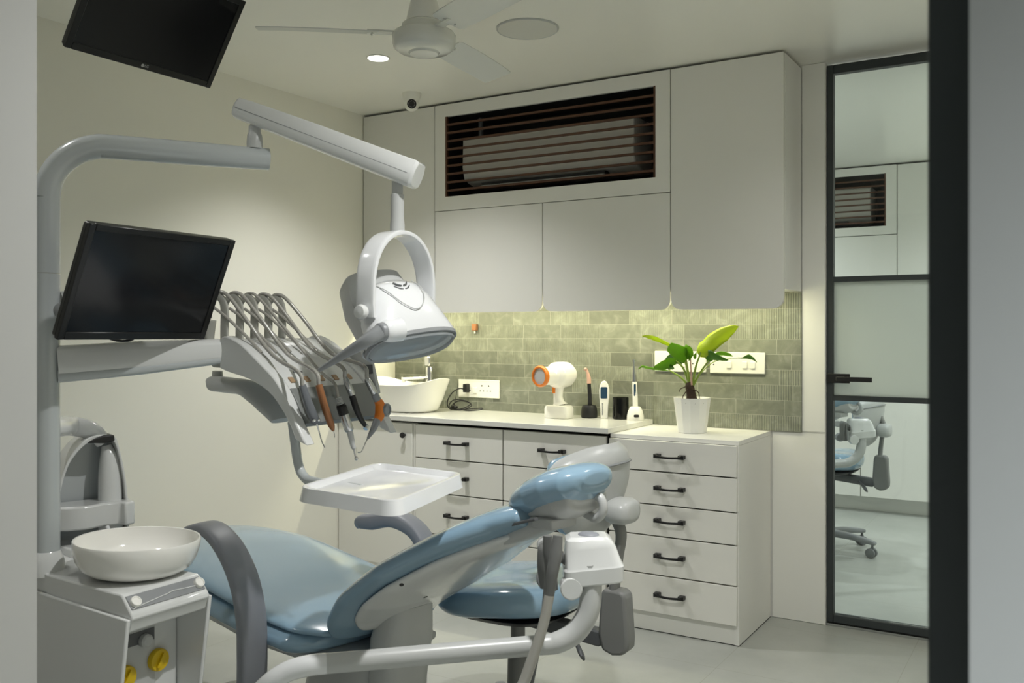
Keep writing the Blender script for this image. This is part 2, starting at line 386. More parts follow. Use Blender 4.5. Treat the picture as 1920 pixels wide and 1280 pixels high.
for (x, y, n) in ((-2.0, 4.85, 'left near'), (-.05, 4.85, 'right near'), (-2.0, 6.1, 'left far'), (-.05, 6.1, 'right far')):  # unseen lamps added to light the next room
    downlight(x, y, 'unseen recessed downlight added in the next room ceiling, %s one' % n, 78, (.95, 1, 1))
# speaker
sx, sy = onZ(989, 53, CEIL).x, onZ(989, 53, CEIL).y
t = thing('ceiling_speaker', 'round flush white ceiling speaker with a perforated grille', 'speaker', (sx, sy, CEIL - .006))
def grillemat():
    m = mat('speaker_grille', (.60, .60, .56), .6); nt = m.node_tree; N = nt.nodes; L = nt.links
    vo = N.new('ShaderNodeTexVoronoi'); vo.inputs['Scale'].default_value = 260; bp = N.new('ShaderNodeBump'); bp.inputs['Strength'].default_value = .4; bp.inputs['Distance'].default_value = .001
    tc = N.new('ShaderNodeTexCoord'); L.new(tc.outputs['Object'], vo.inputs['Vector']); L.new(vo.outputs['Distance'], bp.inputs['Height']); L.new(bp.outputs[0], N['Principled BSDF'].inputs['Normal']); return m
M['grille'] = grillemat()
obj('rim', MB().lathe([(.112, .006), (.119, .006), (.119, .002), (.116, -.001), (.112, .001)], (sx, sy, CEIL - .006), seg=48, cap=False), 'lgrey', t)
obj('grille', MB().lathe([(.112, .0055), (.112, .0005), (.06, -.001), (.001, -.0015)], (sx, sy, CEIL - .006), seg=48), 'grille', t)
# security camera
cp = onZ(772, 175, CEIL); t = thing('dome_camera', 'small white dome security camera on the ceiling by the cabinets', 'camera', (cp.x, cp.y, CEIL - .085))
obj('base', MB().lathe([(.046, .085), (.046, .078), (.040, .055), (.030, .036), (.004, .034)], (cp.x, cp.y, CEIL - .085), seg=32), 'socket', t)
dirc = (V((0, 0, 1.5)) - V((cp.x, cp.y, CEIL))).normalized()
bc = V((cp.x, cp.y, CEIL - .052))
obj('eyeball', MB().ball(bc, .036, 24, 16), 'socket', t)
e = obj('lens', MB().lathe([(.0225, 0), (.0225, .006), (.019, .008), (.001, .008)], bc + dirc * .028, dirc, 24), 'black', t)
fm = MB()
for i in range(12):
    a = 2 * math.pi * i / 12; xx = dirc.cross(UP).normalized(); yy = xx.cross(dirc)
    fm.ball(bc + dirc * .0362 + xx * .0145 * math.cos(a) + yy * .0145 * math.sin(a), .0016, 8, 6)
obj('led_ring', fm, 'logo', e)
# fan
hub = V((-1.775, 2.376, 2.19)); t = thing('ceiling_fan', 'white three-blade ceiling fan on a short conical stem', 'fan', hub - V((0, 0, .05)))
obj('motor', MB().lathe([(.02, -.052), (.045, -.050), (.05, -.044), (.082, -.040), (.098, -.028), (.102, -.012), (.102, .010), (.096, .018), (.075, .021), (.07, .045), (.060, .052)], hub, seg=48), 'fan', t)
obj('canopy', MB().lathe([(.058, .052), (.050, .09), (.036, .150), (.030, .175), (.030, .2085)], hub, seg=32), 'lam', t)
for k, a in enumerate((221, 95, -25)):
    a = math.radians(a); dr = V((math.cos(a), math.sin(a), 0)); sd = V((-dr.y, dr.x, 0)); tilt = math.radians(13); sdv = (sd * math.cos(tilt) - UP * math.sin(tilt))
    b = MB(); rings = []
    for (r, w, zz) in ((.145, .050, .012), (.16, .056, .012), (.30, .060, .011), (.45, .058, .008), (.515, .055, .005), (.52, .050, .004)):
        c = hub + dr * r + UP * zz; up = dr.cross(sdv) * .0016
        rings.append([c - sdv * w - up, c + sdv * w - up, c + sdv * w + up, c - sdv * w + up])
    b.loft(rings); bl = obj('blade', b, 'blade', t)
    br = MB().obox(hub + dr * .13 + UP * .014, dr * .05, sd * .016, (0, 0, .003)); br.ball(hub + dr * .165 + UP * .006 + sdv * .02, .004, 8, 6); br.ball(hub + dr * .165 + UP * .006 - sdv * .02, .004, 8, 6)
    obj('blade_bracket', br, 'fan', bl)
# ================================================================ WALL CABINETS
UY = 3.764
def door_panel(x0, x1, z0, z1, r, y=UY, th=.018): return MB().prism([(x, y, z) for x, z in rrect(x0 + .002, x1 - .002, z0, z1, r)], (0, th, 0))
ZT = CEIL - .012; Z0 = 1.345; ZS = 1.857; ZC = 1.425
UX = [XL + .004, -2.745, -2.121, -1.4847, -.996]
def wall_cab(name, label, x0, x1, zt, r, zc=ZC, y=UY, group=None, mt='lam', z0=Z0):
    t = thing(name, label, 'cabinet', ((x0 + x1) / 2, (y + YB) / 2, zc), group)
    obj('carcass', MB().box(x0, x1, y + .020, YB - .013, zc, zt - .002), 'lamw', t)
    obj('door', door_panel(x0, x1, z0, zt, r, y), mt, t, bevel=.0012, seg=1)
    return t
wall_cab('tall_wall_cabinet', 'narrow tall pale wall cabinet in the corner by the left wall', UX[0], UX[1], ZT, (0, .045, 0, 0))
wall_cab('wall_cabinet', 'square pale wall cabinet under the louvre, left of two', UX[1], UX[2], ZS - .003, (.045, .045, 0, 0), group='wall cabinets')
wall_cab('wall_cabinet', 'square pale wall cabinet under the louvre, right of two', UX[2], UX[3], ZS - .003, (.045, .045, 0, 0), group='wall cabinets')
wall_cab('tall_wall_cabinet', 'wide tall pale wall cabinet beside the glass door', UX[3], UX[4], ZT, (.045, .045, 0, 0))
def ac_bay(x0, x1, z0, z1, hx0, hx1, hz0, hz1, y, depth, label, aclabel, acx0, acx1, acz0, acz1, nsl, pipe=None):
    t = thing('air_conditioner_housing', label, 'cabinet', ((x0 + x1) / 2, y + .1, z0))
    obj('front_frame', MB().frame(x0 + .002, x1 - .002, z0, z1, hx0, hx1, hz0, hz1, y, y + .018), 'lam', t)
    yb = y + depth
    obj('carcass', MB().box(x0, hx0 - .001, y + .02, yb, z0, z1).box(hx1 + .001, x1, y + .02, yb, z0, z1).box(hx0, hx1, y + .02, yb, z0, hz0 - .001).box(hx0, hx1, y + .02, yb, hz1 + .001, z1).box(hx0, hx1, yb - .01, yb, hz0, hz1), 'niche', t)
    for s in (hx0, hx1 - .010): obj('side_strip', MB().box(s, s + .010, y + .001, y + .014, hz0, hz1), 'slat', t)
    pit = (hz1 - hz0) / (nsl + .75)
    for i in range(nsl):
        z = hz1 - pit * (i + 1.0); obj('slat', MB().box(hx0 + .010, hx1 - .010, y + .002, y + .016, z - .005, z + .005), 'slat', t)
    a = thing('air_conditioner', aclabel, 'air conditioner', ((acx0 + acx1) / 2, y + depth * .6, acz0))
    h = acz1 - acz0; yf = y + .045; yr = yb - .012
    prof = [(yr, acz1), (yf + .02, acz1), (yf, acz1 - .015), (yf - .003, acz0 + h * .35), (yf + .012, acz0 + h * .12), (yf + .035, acz0 + .02), (yf + .05, acz0 + .012), (yf + .11, acz0), (yr, acz0)]
    obj('body', MB().prism([(acx0, p[0], p[1]) for p in prof], (acx1 - acx0, 0, 0)), 'ac', a, bevel=.005)
    v = obj('outlet', MB().box(acx0 + .09, acx1 - .16, yf + .045, yf + .10, acz0 + .0, acz0 + .013).move((0, -.012, -.004)), 'black', a)
    obj('outlet_vane', MB().obox(((acx0 + .09 + acx1 - .16) / 2, yf + .035, acz0 - .006), ((acx1 - acx0 - .26) / 2, 0, 0), (0, .012, .004), (0, 0, .0025)), 'lgrey', a)
    if pipe: obj('pipe', MB().cyl((pipe, yf + .06, acz1 - .01), (pipe, yf + .06, hz1 - .002), .012), 'dgrey', a)
    return t
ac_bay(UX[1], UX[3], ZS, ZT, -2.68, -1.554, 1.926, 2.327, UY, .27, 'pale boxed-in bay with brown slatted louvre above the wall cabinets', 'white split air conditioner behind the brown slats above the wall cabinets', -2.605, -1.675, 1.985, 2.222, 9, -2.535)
# LED strip under the wall cabinets
t = thing('led_strip', 'slim glowing strip light hidden under the wall cabinets', 'light', (-2.1, 3.83, ZC - .012))
obj('channel', MB().box(XL + .03, UX[4] - .03, 3.818, 3.842, ZC - .004, ZC - .0005), 'steel', t); obj('diffuser', MB().box(XL + .03, UX[4] - .03, 3.820, 3.840, ZC - .010, ZC - .004), 'led', t)
l = bpy.data.lights.new('led_strip_lamp', 'AREA'); l.shape = 'RECTANGLE'; l.size = UX[4] - XL - .08; l.size_y = .015; l.energy = 6.3; l.color = (1, .965, .68)
o = bpy.data.objects.new('led_strip_lamp', l); C.objects.link(o); o.parent = t; o.location = (0, 0, -.002)
# ================================================================ BASE CABINETS
BY = 3.57
def handle(x, z, y, parent, w=.118):
    mb = MB(); r = []
    for s in (-1, 1): mb.box(x + s * w / 2 - .012 - s * .006, x + s * w / 2 + .012 - s * .006, y - .028, y, z - .007, z + .009)
    prof = sup(12, 4); pts = [(x - w/2, y - .028, z + .002), (x - w * .33, y - .030, z - .001), (x, y - .031, z - .003), (x + w * .33, y - .030, z - .001), (x + w/2, y - .028, z + .002)]
    mb.sweep(prof, pts, [.0055, .0042, .0042, .0042, .0055], [.008, .005, .0045, .005, .008], fixed=True)
    return obj('handle', mb, 'black', parent, bevel=.001, seg=1)
def knob(x, z, y, parent): return obj('knob', MB().lathe([(.006, 0), (.006, .014), (.0135, .017), (.0145, .022), (.0125, .027), (.001, .0285)], (x, y, z), (0, -1, 0), 20), 'black', parent)
def drawer_unit(label, x0, x1, zs, y, yb, kick=.0, name='drawer_unit', toppanel=None, sidegap=.0):
    t = thing(name, label, 'cabinet', ((x0 + x1) / 2, (y + yb) / 2, 0), 'drawer units')
    zt = zs[0]
    obj('carcass', MB().box(x0, x1, y + .020, yb, kick and .075, zt - .001), 'gap' if not toppanel else 'lamw', t)
    for i in range(len(zs) - 1):
        dr = obj('drawer', MB().box(x0 + .002, x1 - .002, y, y + .018, zs[i + 1] + .0025, zs[i] - (.003 if i else .004)), 'lam', t, bevel=.0012, seg=1)
        zc = (zs[i] + zs[i+1]) / 2
        if (x0, i) == (-2.717, 1): handle((x0 + x1) / 2, zc, y, dr)
        else: handle((x0 + x1) / 2, zc, y, dr)
    return t
zs = [.806, .643, .479, .283, .10]
t = thing('base_cabinet', 'pale base cabinet door with a round black knob beside the left wall', 'cabinet', (-2.97, 3.8, 0))
obj('carcass', MB().box(XL + .003, -2.722, BY + .02, YB - .013, .0, .805), 'lamw', t)
dd = obj('door', MB().box(XL + .006, -2.738, BY, BY + .018, .10, .803), 'lam', t, bevel=.0012, seg=1)
obj('filler_strip', MB().box(-2.735, -2.722, BY + .006, BY + .02, .10, .803), 'lam', t)
obj('kickboard', MB().box(XL + .006, -2.722, BY + .012, BY + .0195, 0, .097), 'lamw', t)
knob(-2.782, .747, BY, dd)
t = drawer_unit('four-drawer pale base unit left of two, partly behind the instrument tray', -2.719, -2.221, zs, BY, YB - .013)
obj('kickboard', MB().box(-2.719, -2.221, BY + .012, BY + .0195, 0, .097), 'lamw', t)
t = drawer_unit('four-drawer pale base unit right of two, behind the stool back', -2.217, -1.70, zs, BY, YB - .013)
obj('kickboard', MB().box(-2.217, -1.70, BY + .012, BY + .0195, 0, .097), 'lamw', t)
PX0, PX1, PY, PZ = -1.688, -1.127, 3.5875, .816
t = thing('drawer_pedestal', 'free-standing pale pedestal of five drawers at the right end', 'cabinet', ((PX0 + PX1) / 2, 3.82, 0), None)
obj('carcass', MB().box(PX0, PX1 - .019, PY + .021, YB - .013, .083, PZ - .019), 'gap', t)
obj('top_panel', MB().box(PX0, PX1, PY, YB - .013, PZ - .018, PZ), 'lamw', t, bevel=.001, seg=1)
obj('side_panel', MB().box(PX1 - .018, PX1, PY + .001, YB - .013, .004, PZ - .0185), 'lamw', t)
obj('kickboard', MB().box(PX0, PX1 - .018, PY + .004, PY + .02, .004, .080), 'lamw', t)
obj('floor_gap_shade', MB().box(PX0, PX1, PY + .006, YB - .013, 0.0005, .0035), 'gap', t)  # near-black strip, shade under the pedestal put into the colour
pz = [PZ - .019, .671, .533, .403, .242, .082]
for i in range(5):
    dr = obj('drawer', MB().box(PX0 + .002, PX1 - .004, PY - .018, PY, pz[i+1] + .003, pz[i] - (.0025 if i else 0)), 'lam', t, bevel=.0012, seg=1)
    handle((PX0 + PX1) / 2, (pz[i] + pz[i+1]) / 2 + .004, PY - .018, dr)
o = obj('worktop', MB().box(XL + .002, -1.68, 3.548, YB - .0125, .8165, .840), 'quartz', bevel=.002); tag(o, 'long white stone worktop running from the basin to the curing light', 'worktop')
WZ = .8402
# ---- basin
bx, by = -2.925, 3.792
mb = MB(); prof = [(.30, .001), (.62, .0), (.72, .012), (.84, .06), (.95, .115), (1., .14), (.97, .141), (.91, .118), (.80, .062), (.66, .024), (.10, .018)]
rings = []
for r, z in prof:
    ring = []
    for i in range(48):
        a = 2 * math.pi * i / 48; c, s = math.cos(a), math.sin(a); e = 2.4
        x = math.copysign(abs(c) ** (2/e), c) * .212 * r; y = math.copysign(abs(s) ** (2/e), s) * .165 * r
        lift = (abs(c) ** 3) * .035 * (max(0, z) / .14) ** 1.5
        ring.append((bx + x, by + y, WZ + z + lift))
    rings.append(ring)
o = obj('wash_basin', mb.loft(rings), 'ceramic', angle=60); tag(o, 'white boat-shaped countertop wash basin with raised ends', 'basin')
lb = MB().box(-2.79, -2.735, 3.70, 3.7012, .93, .950)
# tap
tx, ty = -2.95, 3.998; t = thing('basin_tap', 'chrome single-lever tap standing behind the wash basin', 'tap', (tx, ty, WZ))
obj('body', MB().lathe([(.026, 0), (.026, .008), (.021, .012), (.021, .215), (.019, .222)], (tx, ty, WZ), seg=24), 'chrome', t)
obj('spout', MB().sweep(sup(16, 4), [(tx, ty, WZ + .165), (tx - .04, ty - .07, WZ + .165), (tx - .075, ty - .14, WZ + .163)], [.014, .013, .012], [.010, .009, .008], n=2, fixed=True).cyl((tx - .072, ty - .134, WZ + .165), (tx - .072, ty - .134, WZ + .143), .010), 'chrome', t)
obj('lever', MB().box(tx - .019, tx + .019, ty - .024, ty + .018, WZ + .228, WZ + .278), 'chrome', t, bevel=.006)
# ---- sockets
def plate(x0, x1, z0, z1, label, kinds):
    t = thing('switch_plate', label, 'socket', ((x0 + x1) / 2, YB - .018, z0), 'switch plates')
    obj('plate', MB().box(x0, x1, YB - .022, YB - .0125, z0, z1), 'socket', t, bevel=.003)
    n = len(kinds); zc = (z0 + z1) / 2
    for i, k in enumerate(kinds):
        x = x0 + (x1 - x0) * (i + .5 + .0) / n
        if k == 's':
            m = MB()
            for (a, b, r) in ((0, .016, .0042), (-.0105, -.011, .0032), (.0105, -.011, .0032)): m.cyl((x + a, YB - .0225, zc + b), (x + a, YB - .020, zc + b), r, seg=12)
            obj('socket_holes', m, 'black', t)
        elif k == 'w': obj('switch', MB().obox((x, YB - .0235, zc - .008), (.011, 0, 0), (0, .004, .0012), (0, 0, .014)), 'socket', t, bevel=.001)
        elif k == 'd': obj('dimmer', MB().cyl((x, YB - .0225, zc - .009), (x, YB - .0205, zc - .009), .0035, seg=12), 'dgrey', t)
    return t
plate(-2.782, -2.527, .905, .999, 'white socket plate with a black plug, above the coiled cable', ['', 's', 'w', 's', 's', ''])
plate(-1.668, -1.418, 1.066, 1.161, 'white socket plate behind the plant leaves, left of two', ['', 's', '', 'w', 'd', ''])
plate(-1.400, -1.149, 1.064, 1.159, 'white switch plate with rocker switches, right of the plant', ['d', '', 'w', '', 'w', 'w', ''])
# plug + cable
P1 = onY(876, 727, YB - .03)
t = thing('charger_cable', 'black charger cable coiled on the worktop and plugged into the wall', 'cable', (-2.76, 3.96, WZ))
obj('plug', MB().box(P1.x - .012, P1.x + .012, YB - .055, YB - .0225, P1.z - .022, P1.z + .022), 'black', t, bevel=.003)
cpts = [onY(874, 731, YB - .045), onY(862, 728, 4.0), onY(848, 736, 3.985), onY(839, 752, 3.975), onY(842, 765, 3.97)]
for (px, py, yy) in ((856, 768.5, 3.945), (872, 764, 3.955), (882, 756, 3.98), (868, 750, 3.985), (850, 750, 3.97), (842, 760, 3.955), (850, 767, 3.94), (868, 768, 3.93), (884, 760, 3.97), (876, 753, 3.99), (858, 752, 3.985), (846, 763, 3.95), (860, 768, 3.94), (884, 766.5, 3.95), (904, 765, 3.95), (900, 768, 3.93), (878, 771, 3.915), (866, 768, 3.93)): cpts.append(onY(px, py, yy))
for p in cpts: p.z = max(p.z, WZ + .006)
obj('cord', MB().tube(cpts, .0030, 8, 5), 'black', t)
obj('cable_tie', MB().tube([onY(851, 761, 3.955), onY(856, 738, 3.975), onY(859, 714, 3.985)], [.003, .0015, .001], 6, 4), 'black', t)
obj('cable_bundle', MB().ball(onY(852, 763, 3.95), (.022, .014, .010), 12, 8), 'black', t)
# brown adapter hanging on the tiles
bp = onY(891, 614, YB - .02); t = thing('wall_adapter', 'small brown plug adapter fixed to the tiles left of centre', 'adapter', bp - V((0, 0, .02)))
obj('body', MB().box(bp.x - .014, bp.x + .014, YB - .036, YB - .0125, bp.z - .016, bp.z + .020), 'adapter', t, bevel=.003)
obj('pin', MB().cyl((bp.x, YB - .024, bp.z - .030), (bp.x, YB - .024, bp.z - .016), .004, seg=10), 'socket', t)
# ---- x-ray gun
g = V((-2.085, 3.86, WZ)); t = thing('x_ray_unit', 'white handheld x-ray unit with orange-ringed nozzle on worktop', 'x-ray unit', g)
mb = MB(); mb.loft([[g + V((x * .064 * k, y * .045 * k, z)) for x, y in sup(28, 5)] for k, z in ((.95, 0), (1, .004), (1, .046), (.93, .058), (.80, .062), (.5, .063))]); obj('battery_base', mb, 'ceramic', t)
mb = MB(); mb.sweep(sup(20, 2.6), [g + V((.004, 0, .06)), g + V((.0, 0, .075)), g + V((-.004, 0, .10)), g + V((-.002, 0, .14)), g + V((.004, 0, .165))], [.040, .026, .021, .023, .034], [.032, .024, .021, .022, .030], up=(0, 1, 0), fixed=True); obj('grip', mb, 'ceramic', t)
axd = V((-.24, -.97, -.02)).normalized(); hc = g + V((.0, 0, .205))
obj('head', MB().lathe([(.02, -.088), (.040, -.085), (.046, -.075), (.046, -.06), (.060, -.052), (.063, -.03), (.063, .01), (.060, .03), (.048, .044), (.043, .050), (.043, .115), (.040, .118)], hc, axd, 36), 'ceramic', t)
obj('nozzle_ring', MB().lathe([(.036, .114), (.047, .116), (.050, .124), (.050, .134), (.046, .140), (.040, .140), (.038, .130)], hc, axd, 36, cap=False), 'orange', t)
obj('nozzle_face', MB().lathe([(.0385, .125), (.0385, .131), (.001, .132)], hc, axd, 36), 'lgrey', t)
obj('trigger', MB().obox(g + V((-.016, -.022, .135)), (.007, 0, 0), (0, .006, 0), (0, 0, .017)), 'orange', t, bevel=.003)
# ---- black stand with pink-tipped light
s = V((-1.967, 3.945, WZ)); t = thing('handpiece_stand', 'black weighted stand holding a black handpiece with pink tip', 'stand', s)
obj('base', MB().lathe([(.034, 0), (.039, .004), (.039, .03), (.036, .05), (.031, .060), (.012, .055)], s, seg=28, sx=1.0), 'black', t)
p = obj('handle', MB().tube([s + V((.003, 0, .05)), s + V((.003, 0, .10)), s + V((-.001, 0, .165))], [.0105, .010, .009], 14), 'black', t)
obj('tip', MB().tube([s + V((-.001, 0, .164)), s + V((-.002, 0, .19)), s + V((-.007, -.003, .215)), s + V((-.014, -.006, .232))], [.0105, .010, .007, .0065], 14).ball(s + V((-.015, -.009, .232)), (.009, .007, .008), 12, 8), 'pink', t)
# ---- thermometer
s = V((-1.893, 3.955, WZ)); t = thing('infrared_thermometer', 'white infrared thermometer standing upright with a navy display', 'thermometer', s)
out = [(-.0175, 0), (.0175, 0), (.019, .05), (.0235, .10), (.0240, .135), (.019, .160), (.010, .176), (0, .179), (-.010, .176), (-.019, .160), (-.0240, .135), (-.0235, .10), (-.019, .05)]
fr = V((1.0, -.0, 0)); fr = RT; bk = FW
obj('body', MB().prism([s + fr * x + UP * z - bk * .011 for x, z in out], bk * .022), 'ceramic', t, bevel=.004)
obj('display', MB().prism([s + fr * (x - .003) + UP * z - bk * .0125 for x, z in rrect(-.0155, .0165, .095, .149, .006)], bk * .002), 'navy', t)
mk = MB()
for i in range(9): mk.obox(s + UP * (.018 + .0065 * i) - fr * .009 - bk * .0113, fr * .0028, bk * .0004, UP * (.0018 + .0006 * (i % 3)))
obj('lettering', mk, 'mgrey', t)
# ---- smoked cup
s = V((-1.812, 3.965, WZ)); t = obj('smoked_glass_cup', MB().lathe([(.001, .002), (.036, .002), (.038, .004), (.0375, .102), (.0360, .102), (.0355, .008), (.001, .008)], s, seg=36, cap=False), 'smoke'); tag(t, 'dark smoked glass cup between thermometer and curing light', 'cup')
# ---- curing light
s = V((-1.733, 3.955, WZ)); t = thing('curing_light', 'white pen curing light standing in its white charging base', 'curing light', s)
rings = [[s + V((x * .040 * k, y * .032 * k, z)) for x, y in sup(28, 2.6)] for k, z in ((.97, 0), (1, .003), (.97, .02), (.84, .042), (.66, .058), (.55, .063), (.4, .058))]
b = obj('charging_base', MB().loft(rings), 'ceramic', t)
ctr = s - bk * .0 + UP * .022; obj('indicator', MB().prism([ctr - bk * .0395 + fr * x + UP * z for x, z in rrect(-.012, .012, -.006, .006, .005)], bk * .006), 'black', b)
obj('body', MB().tube([s + UP * .045, s + UP * .10 - fr * .001, s + UP * .178 - fr * .004], [.013, .0125, .011], 18), 'ceramic', t)
obj('control_strip', MB().prism([s + fr * (x - .004) + UP * z - bk * .0118 for x, z in rrect(-.0045, .0055, .112, .168, .004)], bk * .003), 'navy', t)
obj('tip', MB().tube([s + UP * .177 - fr * .004, s + UP * .212 - fr * .005, s + UP * .245 - fr * .0055, s + UP * .27 - fr * .006], [.0105, .0100, .006, .0052], 16).lathe([(.004, -.004), (.0075, -.003), (.0075, .007), (.001, .008)], s + UP * .275 - fr * .006, -bk, 14), 'steel', t)
# ================================================================ PLANT
pp = V((-1.400, 3.80, PZ + .0005)); t = thing('potted_plant', 'leafy green plant in a white faceted pot on the pedestal', 'plant', pp)
nf = 12; rings = []
for r, z in ((.060, 0), (.0615, .002), (.079, .145), (.080, .150), (.0765, .150), (.073, .140)): rings.append([pp + V((math.cos(2*math.pi*(i+.5)/nf) * r, math.sin(2*math.pi*(i+.5)/nf) * r, z)) for i in range(nf)])
obj('pot', MB().loft(rings), 'pot', t, angle=15)
obj('soil', MB().lathe([(.0745, .128), (.0745, .1395), (.05, .1405), (.001, .142)], pp, seg=24), 'soil', t)
mb = MB().tube([pp + UP * .13, pp + V((-.004, 0, .165)), pp + V((-.012, 0, .20)), pp + V((-.016, 0, .215))], [.026, .020, .019, .012], 12, 5)
for (a, b, c) in ((( -.02, .0, .20), (-.05, -.01, .185), (-.055, -.01, .172)), ((-.01, -.015, .19), (-.028, -.03, .16), (-.03, -.03, .14)), ((.008, -.01, .185), (.035, -.02, .175), (.042, -.02, .14)), ((-.016, .01, .19), (-.03, .03, .16), (-.035, .03, .14))): mb.tube([pp + V(a), pp + V(b), pp + V(c)], [.0025, .0018, .0012], 6, 5)
obj('rootstock', mb, 'root', t)
PYC = 3.80
def leaf(px, widths, mt, fold=.35, droop=0, stem=None, stemw=.0045, side=None, sname='stem'):
    pts = catmull([onY(*p) for p in px], 6); m = len(pts); ws = lerps(widths, m); mb = MB(); vs = []; fs = []
    for i, p in enumerate(pts):
        tg = (pts[min(i+1, m-1)] - pts[max(i-1, 0)]).normalized()
        sd = V(side) if side else tg.cross(V((.25, -.85, .45)))
        sd = (sd - tg * sd.dot(tg)).normalized(); nn = sd.cross(tg)
        for k in range(-3, 4):
            u = k / 3; vs.append(p + sd * (u * ws[i]) + nn * (abs(u) ** 1.4 * ws[i] * fold + .0008 * math.sin(i * 1.3 + k)))
    for i in range(m - 1):
        for k in range(6): a = i * 7 + k; fs.append((a, a + 1, a + 8, a + 7))
    o = obj('leaf', mb.add(vs, fs), mt, t, solid=.0006, angle=180)
    if stem: obj(sname, MB().tube([onY(*p) for p in stem], [stemw * 1.25, stemw, stemw * .75], 8, 5), 'stem', o)
    return o
leaf([(1309, 664, 3.79), (1318, 656, 3.785), (1334, 640, 3.77), (1356, 626, 3.755), (1376, 615, 3.745), (1385, 612, 3.74)], [.016, .040, .037, .031, .014, .0006], 'leafy', .28, stem=[(1299, 722, 3.80), (1304, 690, 3.795), (1314, 660, 3.79)], side=(.35, -.1, .9))
leaf([(1273, 655, 3.79), (1255, 644, 3.76), (1235, 634, 3.73), (1218, 629, 3.70), (1204, 629, 3.68)], [.008, .014, .018, .015, .003], 'leafy', .5, stem=[(1293, 722, 3.80), (1287, 685, 3.795), (1272, 654, 3.79)], side=(.2, -.8, .5))
leaf([(1287, 675, 3.78), (1279, 665, 3.76), (1266, 657, 3.73), (1253, 649, 3.70)], [.020, .034, .030, .020], 'leafg', .3, stem=[(1292, 722, 3.80), (1290, 700, 3.79), (1286, 673, 3.78)], stemw=.006, side=(-.2, -.5, .9))
leaf([(1286, 668, 3.77), (1292, 661, 3.76), (1299, 663, 3.74), (1304, 672, 3.73)], [.020, .036, .030, .006], 'leafg', .3, side=(.6, -.4, -.7))
leaf([(1325, 675, 3.80), (1332, 668, 3.78), (1344, 671, 3.76), (1358, 674, 3.75), (1366, 675, 3.745)], [.016, .027, .016, .008, .001], 'leafd', .35, stem=[(1300, 722, 3.80), (1313, 698, 3.80), (1329, 676, 3.79)], side=(.1, -.6, .8))
leaf([(1338, 665, 3.86), (1352, 664, 3.87), (1366, 666, 3.88), (1374, 668, 3.885)], [.006, .014, .012, .002], 'leafg', .4, side=(0, -.7, .6))
leaf([(1372, 671, 3.84), (1392, 671, 3.82), (1404, 670, 3.80), (1413, 674, 3.78), (1419, 679, 3.77)], [.001, .003, .013, .008, .001], 'leafd', .4, side=(0, -.6, .8), stem=[(1300, 715, 3.82), (1335, 680, 3.86), (1372, 671, 3.84)], stemw=.002)
leaf([(1268, 676, 3.78), (1255, 677, 3.76), (1240, 683, 3.74), (1226, 688, 3.72)], [.014, .026, .024, .006], 'leafg', .5, stem=[(1294, 722, 3.80), (1281, 690, 3.79), (1267, 676, 3.78)], side=(.0, -.6, .8))
leaf([(1280, 676, 3.85), (1270, 671, 3.86), (1258, 671, 3.87), (1248, 673, 3.88)], [.020, .026, .018, .003], 'leafd', .3, side=(0, -.3, .9))
leaf([(1255, 694, 3.80), (1238, 690, 3.78), (1215, 687, 3.74), (1204, 685, 3.72), (1196, 692, 3.71)], [.006, .013, .012, .010, .001], 'leafg', .6, stem=[(1292, 724, 3.80), (1276, 707, 3.80), (1255, 694, 3.80)], side=(.1, -.9, .3))
leaf([(1252, 692, 3.77), (1258, 689, 3.76), (1264, 690, 3.755)], [.004, .014, .003], 'leafd', .4, side=(0, -.5, .9))
obj('new_shoot', MB().tube([onY(1297, 722, 3.79), onY(1295, 680, 3.785), onY(1294, 648, 3.78)], [.004, .003, .0008], 8, 5), 'pink', t)
obj('sheath', MB().tube([onY(1288, 720, 3.78), onY(1284, 700, 3.775), onY(1272, 684, 3.77)], [.006, .008, .001], 8, 5), 'orange', t) if False else None
# ================================================================ DENTAL CHAIR
CYY = 1.97
CA = math.radians(11); CO = V((-1.53, 1.95, 0)); AX = V((math.cos(CA), -math.sin(CA), 0)); AL = V((math.sin(CA), math.cos(CA), 0))
def ch(x, y, z): return CO + AX * x + AL * y + UP * z
def cushion(path, hw, up, dn, n=8, e=2.6, seg=32, yc=0):
    """padded form along a path (distance along the chair, height); hw half widths, up/dn half thickness above/below the path"""
    P = catmull([ch(x, yc, z) for x, z in path], n); m = len(P); hw = lerps(hw, m); up = lerps(up, m); dn = lerps(dn, m); rings = []
    pr = sup(seg, e)
    for i in range(m):
        t = (P[min(i+1, m-1)] - P[max(i-1, 0)]).normalized(); nn = t.cross(AL); nn = -nn if nn.z < 0 else nn
        rings.append([P[i] + AL * (q * hw[i]) + nn * (s * (up[i] if s > 0 else dn[i])) for q, s in pr])
    return MB().loft(rings)
chair = thing('patient_chair', 'pale blue reclined dental patient chair with raised backrest and headrest', 'dental chair', (-1.9, CYY, 0))
obj('seat_cushion', cushion([(-1.42, .475), (-1.36, .490), (-1.08, .528), (-.80, .535), (-.54, .512), (-.34, .490), (-.16, .475), (-.08, .468)], [.10, .21, .24, .258, .262, .262, .245, .19], [.01, .025, .03, .03, .026, .022, .02, .01], [.02, .02, .02, .02, .02, .02, .02, .02], e=2.6), 'blue', chair, sub=1, angle=180)
obj('seat_roll', cushion([(-1.40, .43), (-1.30, .445), (-.80, .485), (-.54, .465), (-.34, .450), (-.16, .438), (-.11, .434)], [.08, .20, .272, .284, .286, .27, .20], [.02, .040, .052, .054, .054, .05, .02], [.02, .04, .05, .05, .045, .045, .02], e=2.3), 'blue', chair, sub=1, angle=180)
obj('seat_pan', cushion([(-1.30, .40), (-.74, .42), (-.39, .40), (-.06, .385)], [.15, .22, .22, .18], [.02, .03, .03, .02], [.02, .03, .03, .02], e=3.5), 'lgrey', chair, angle=60)
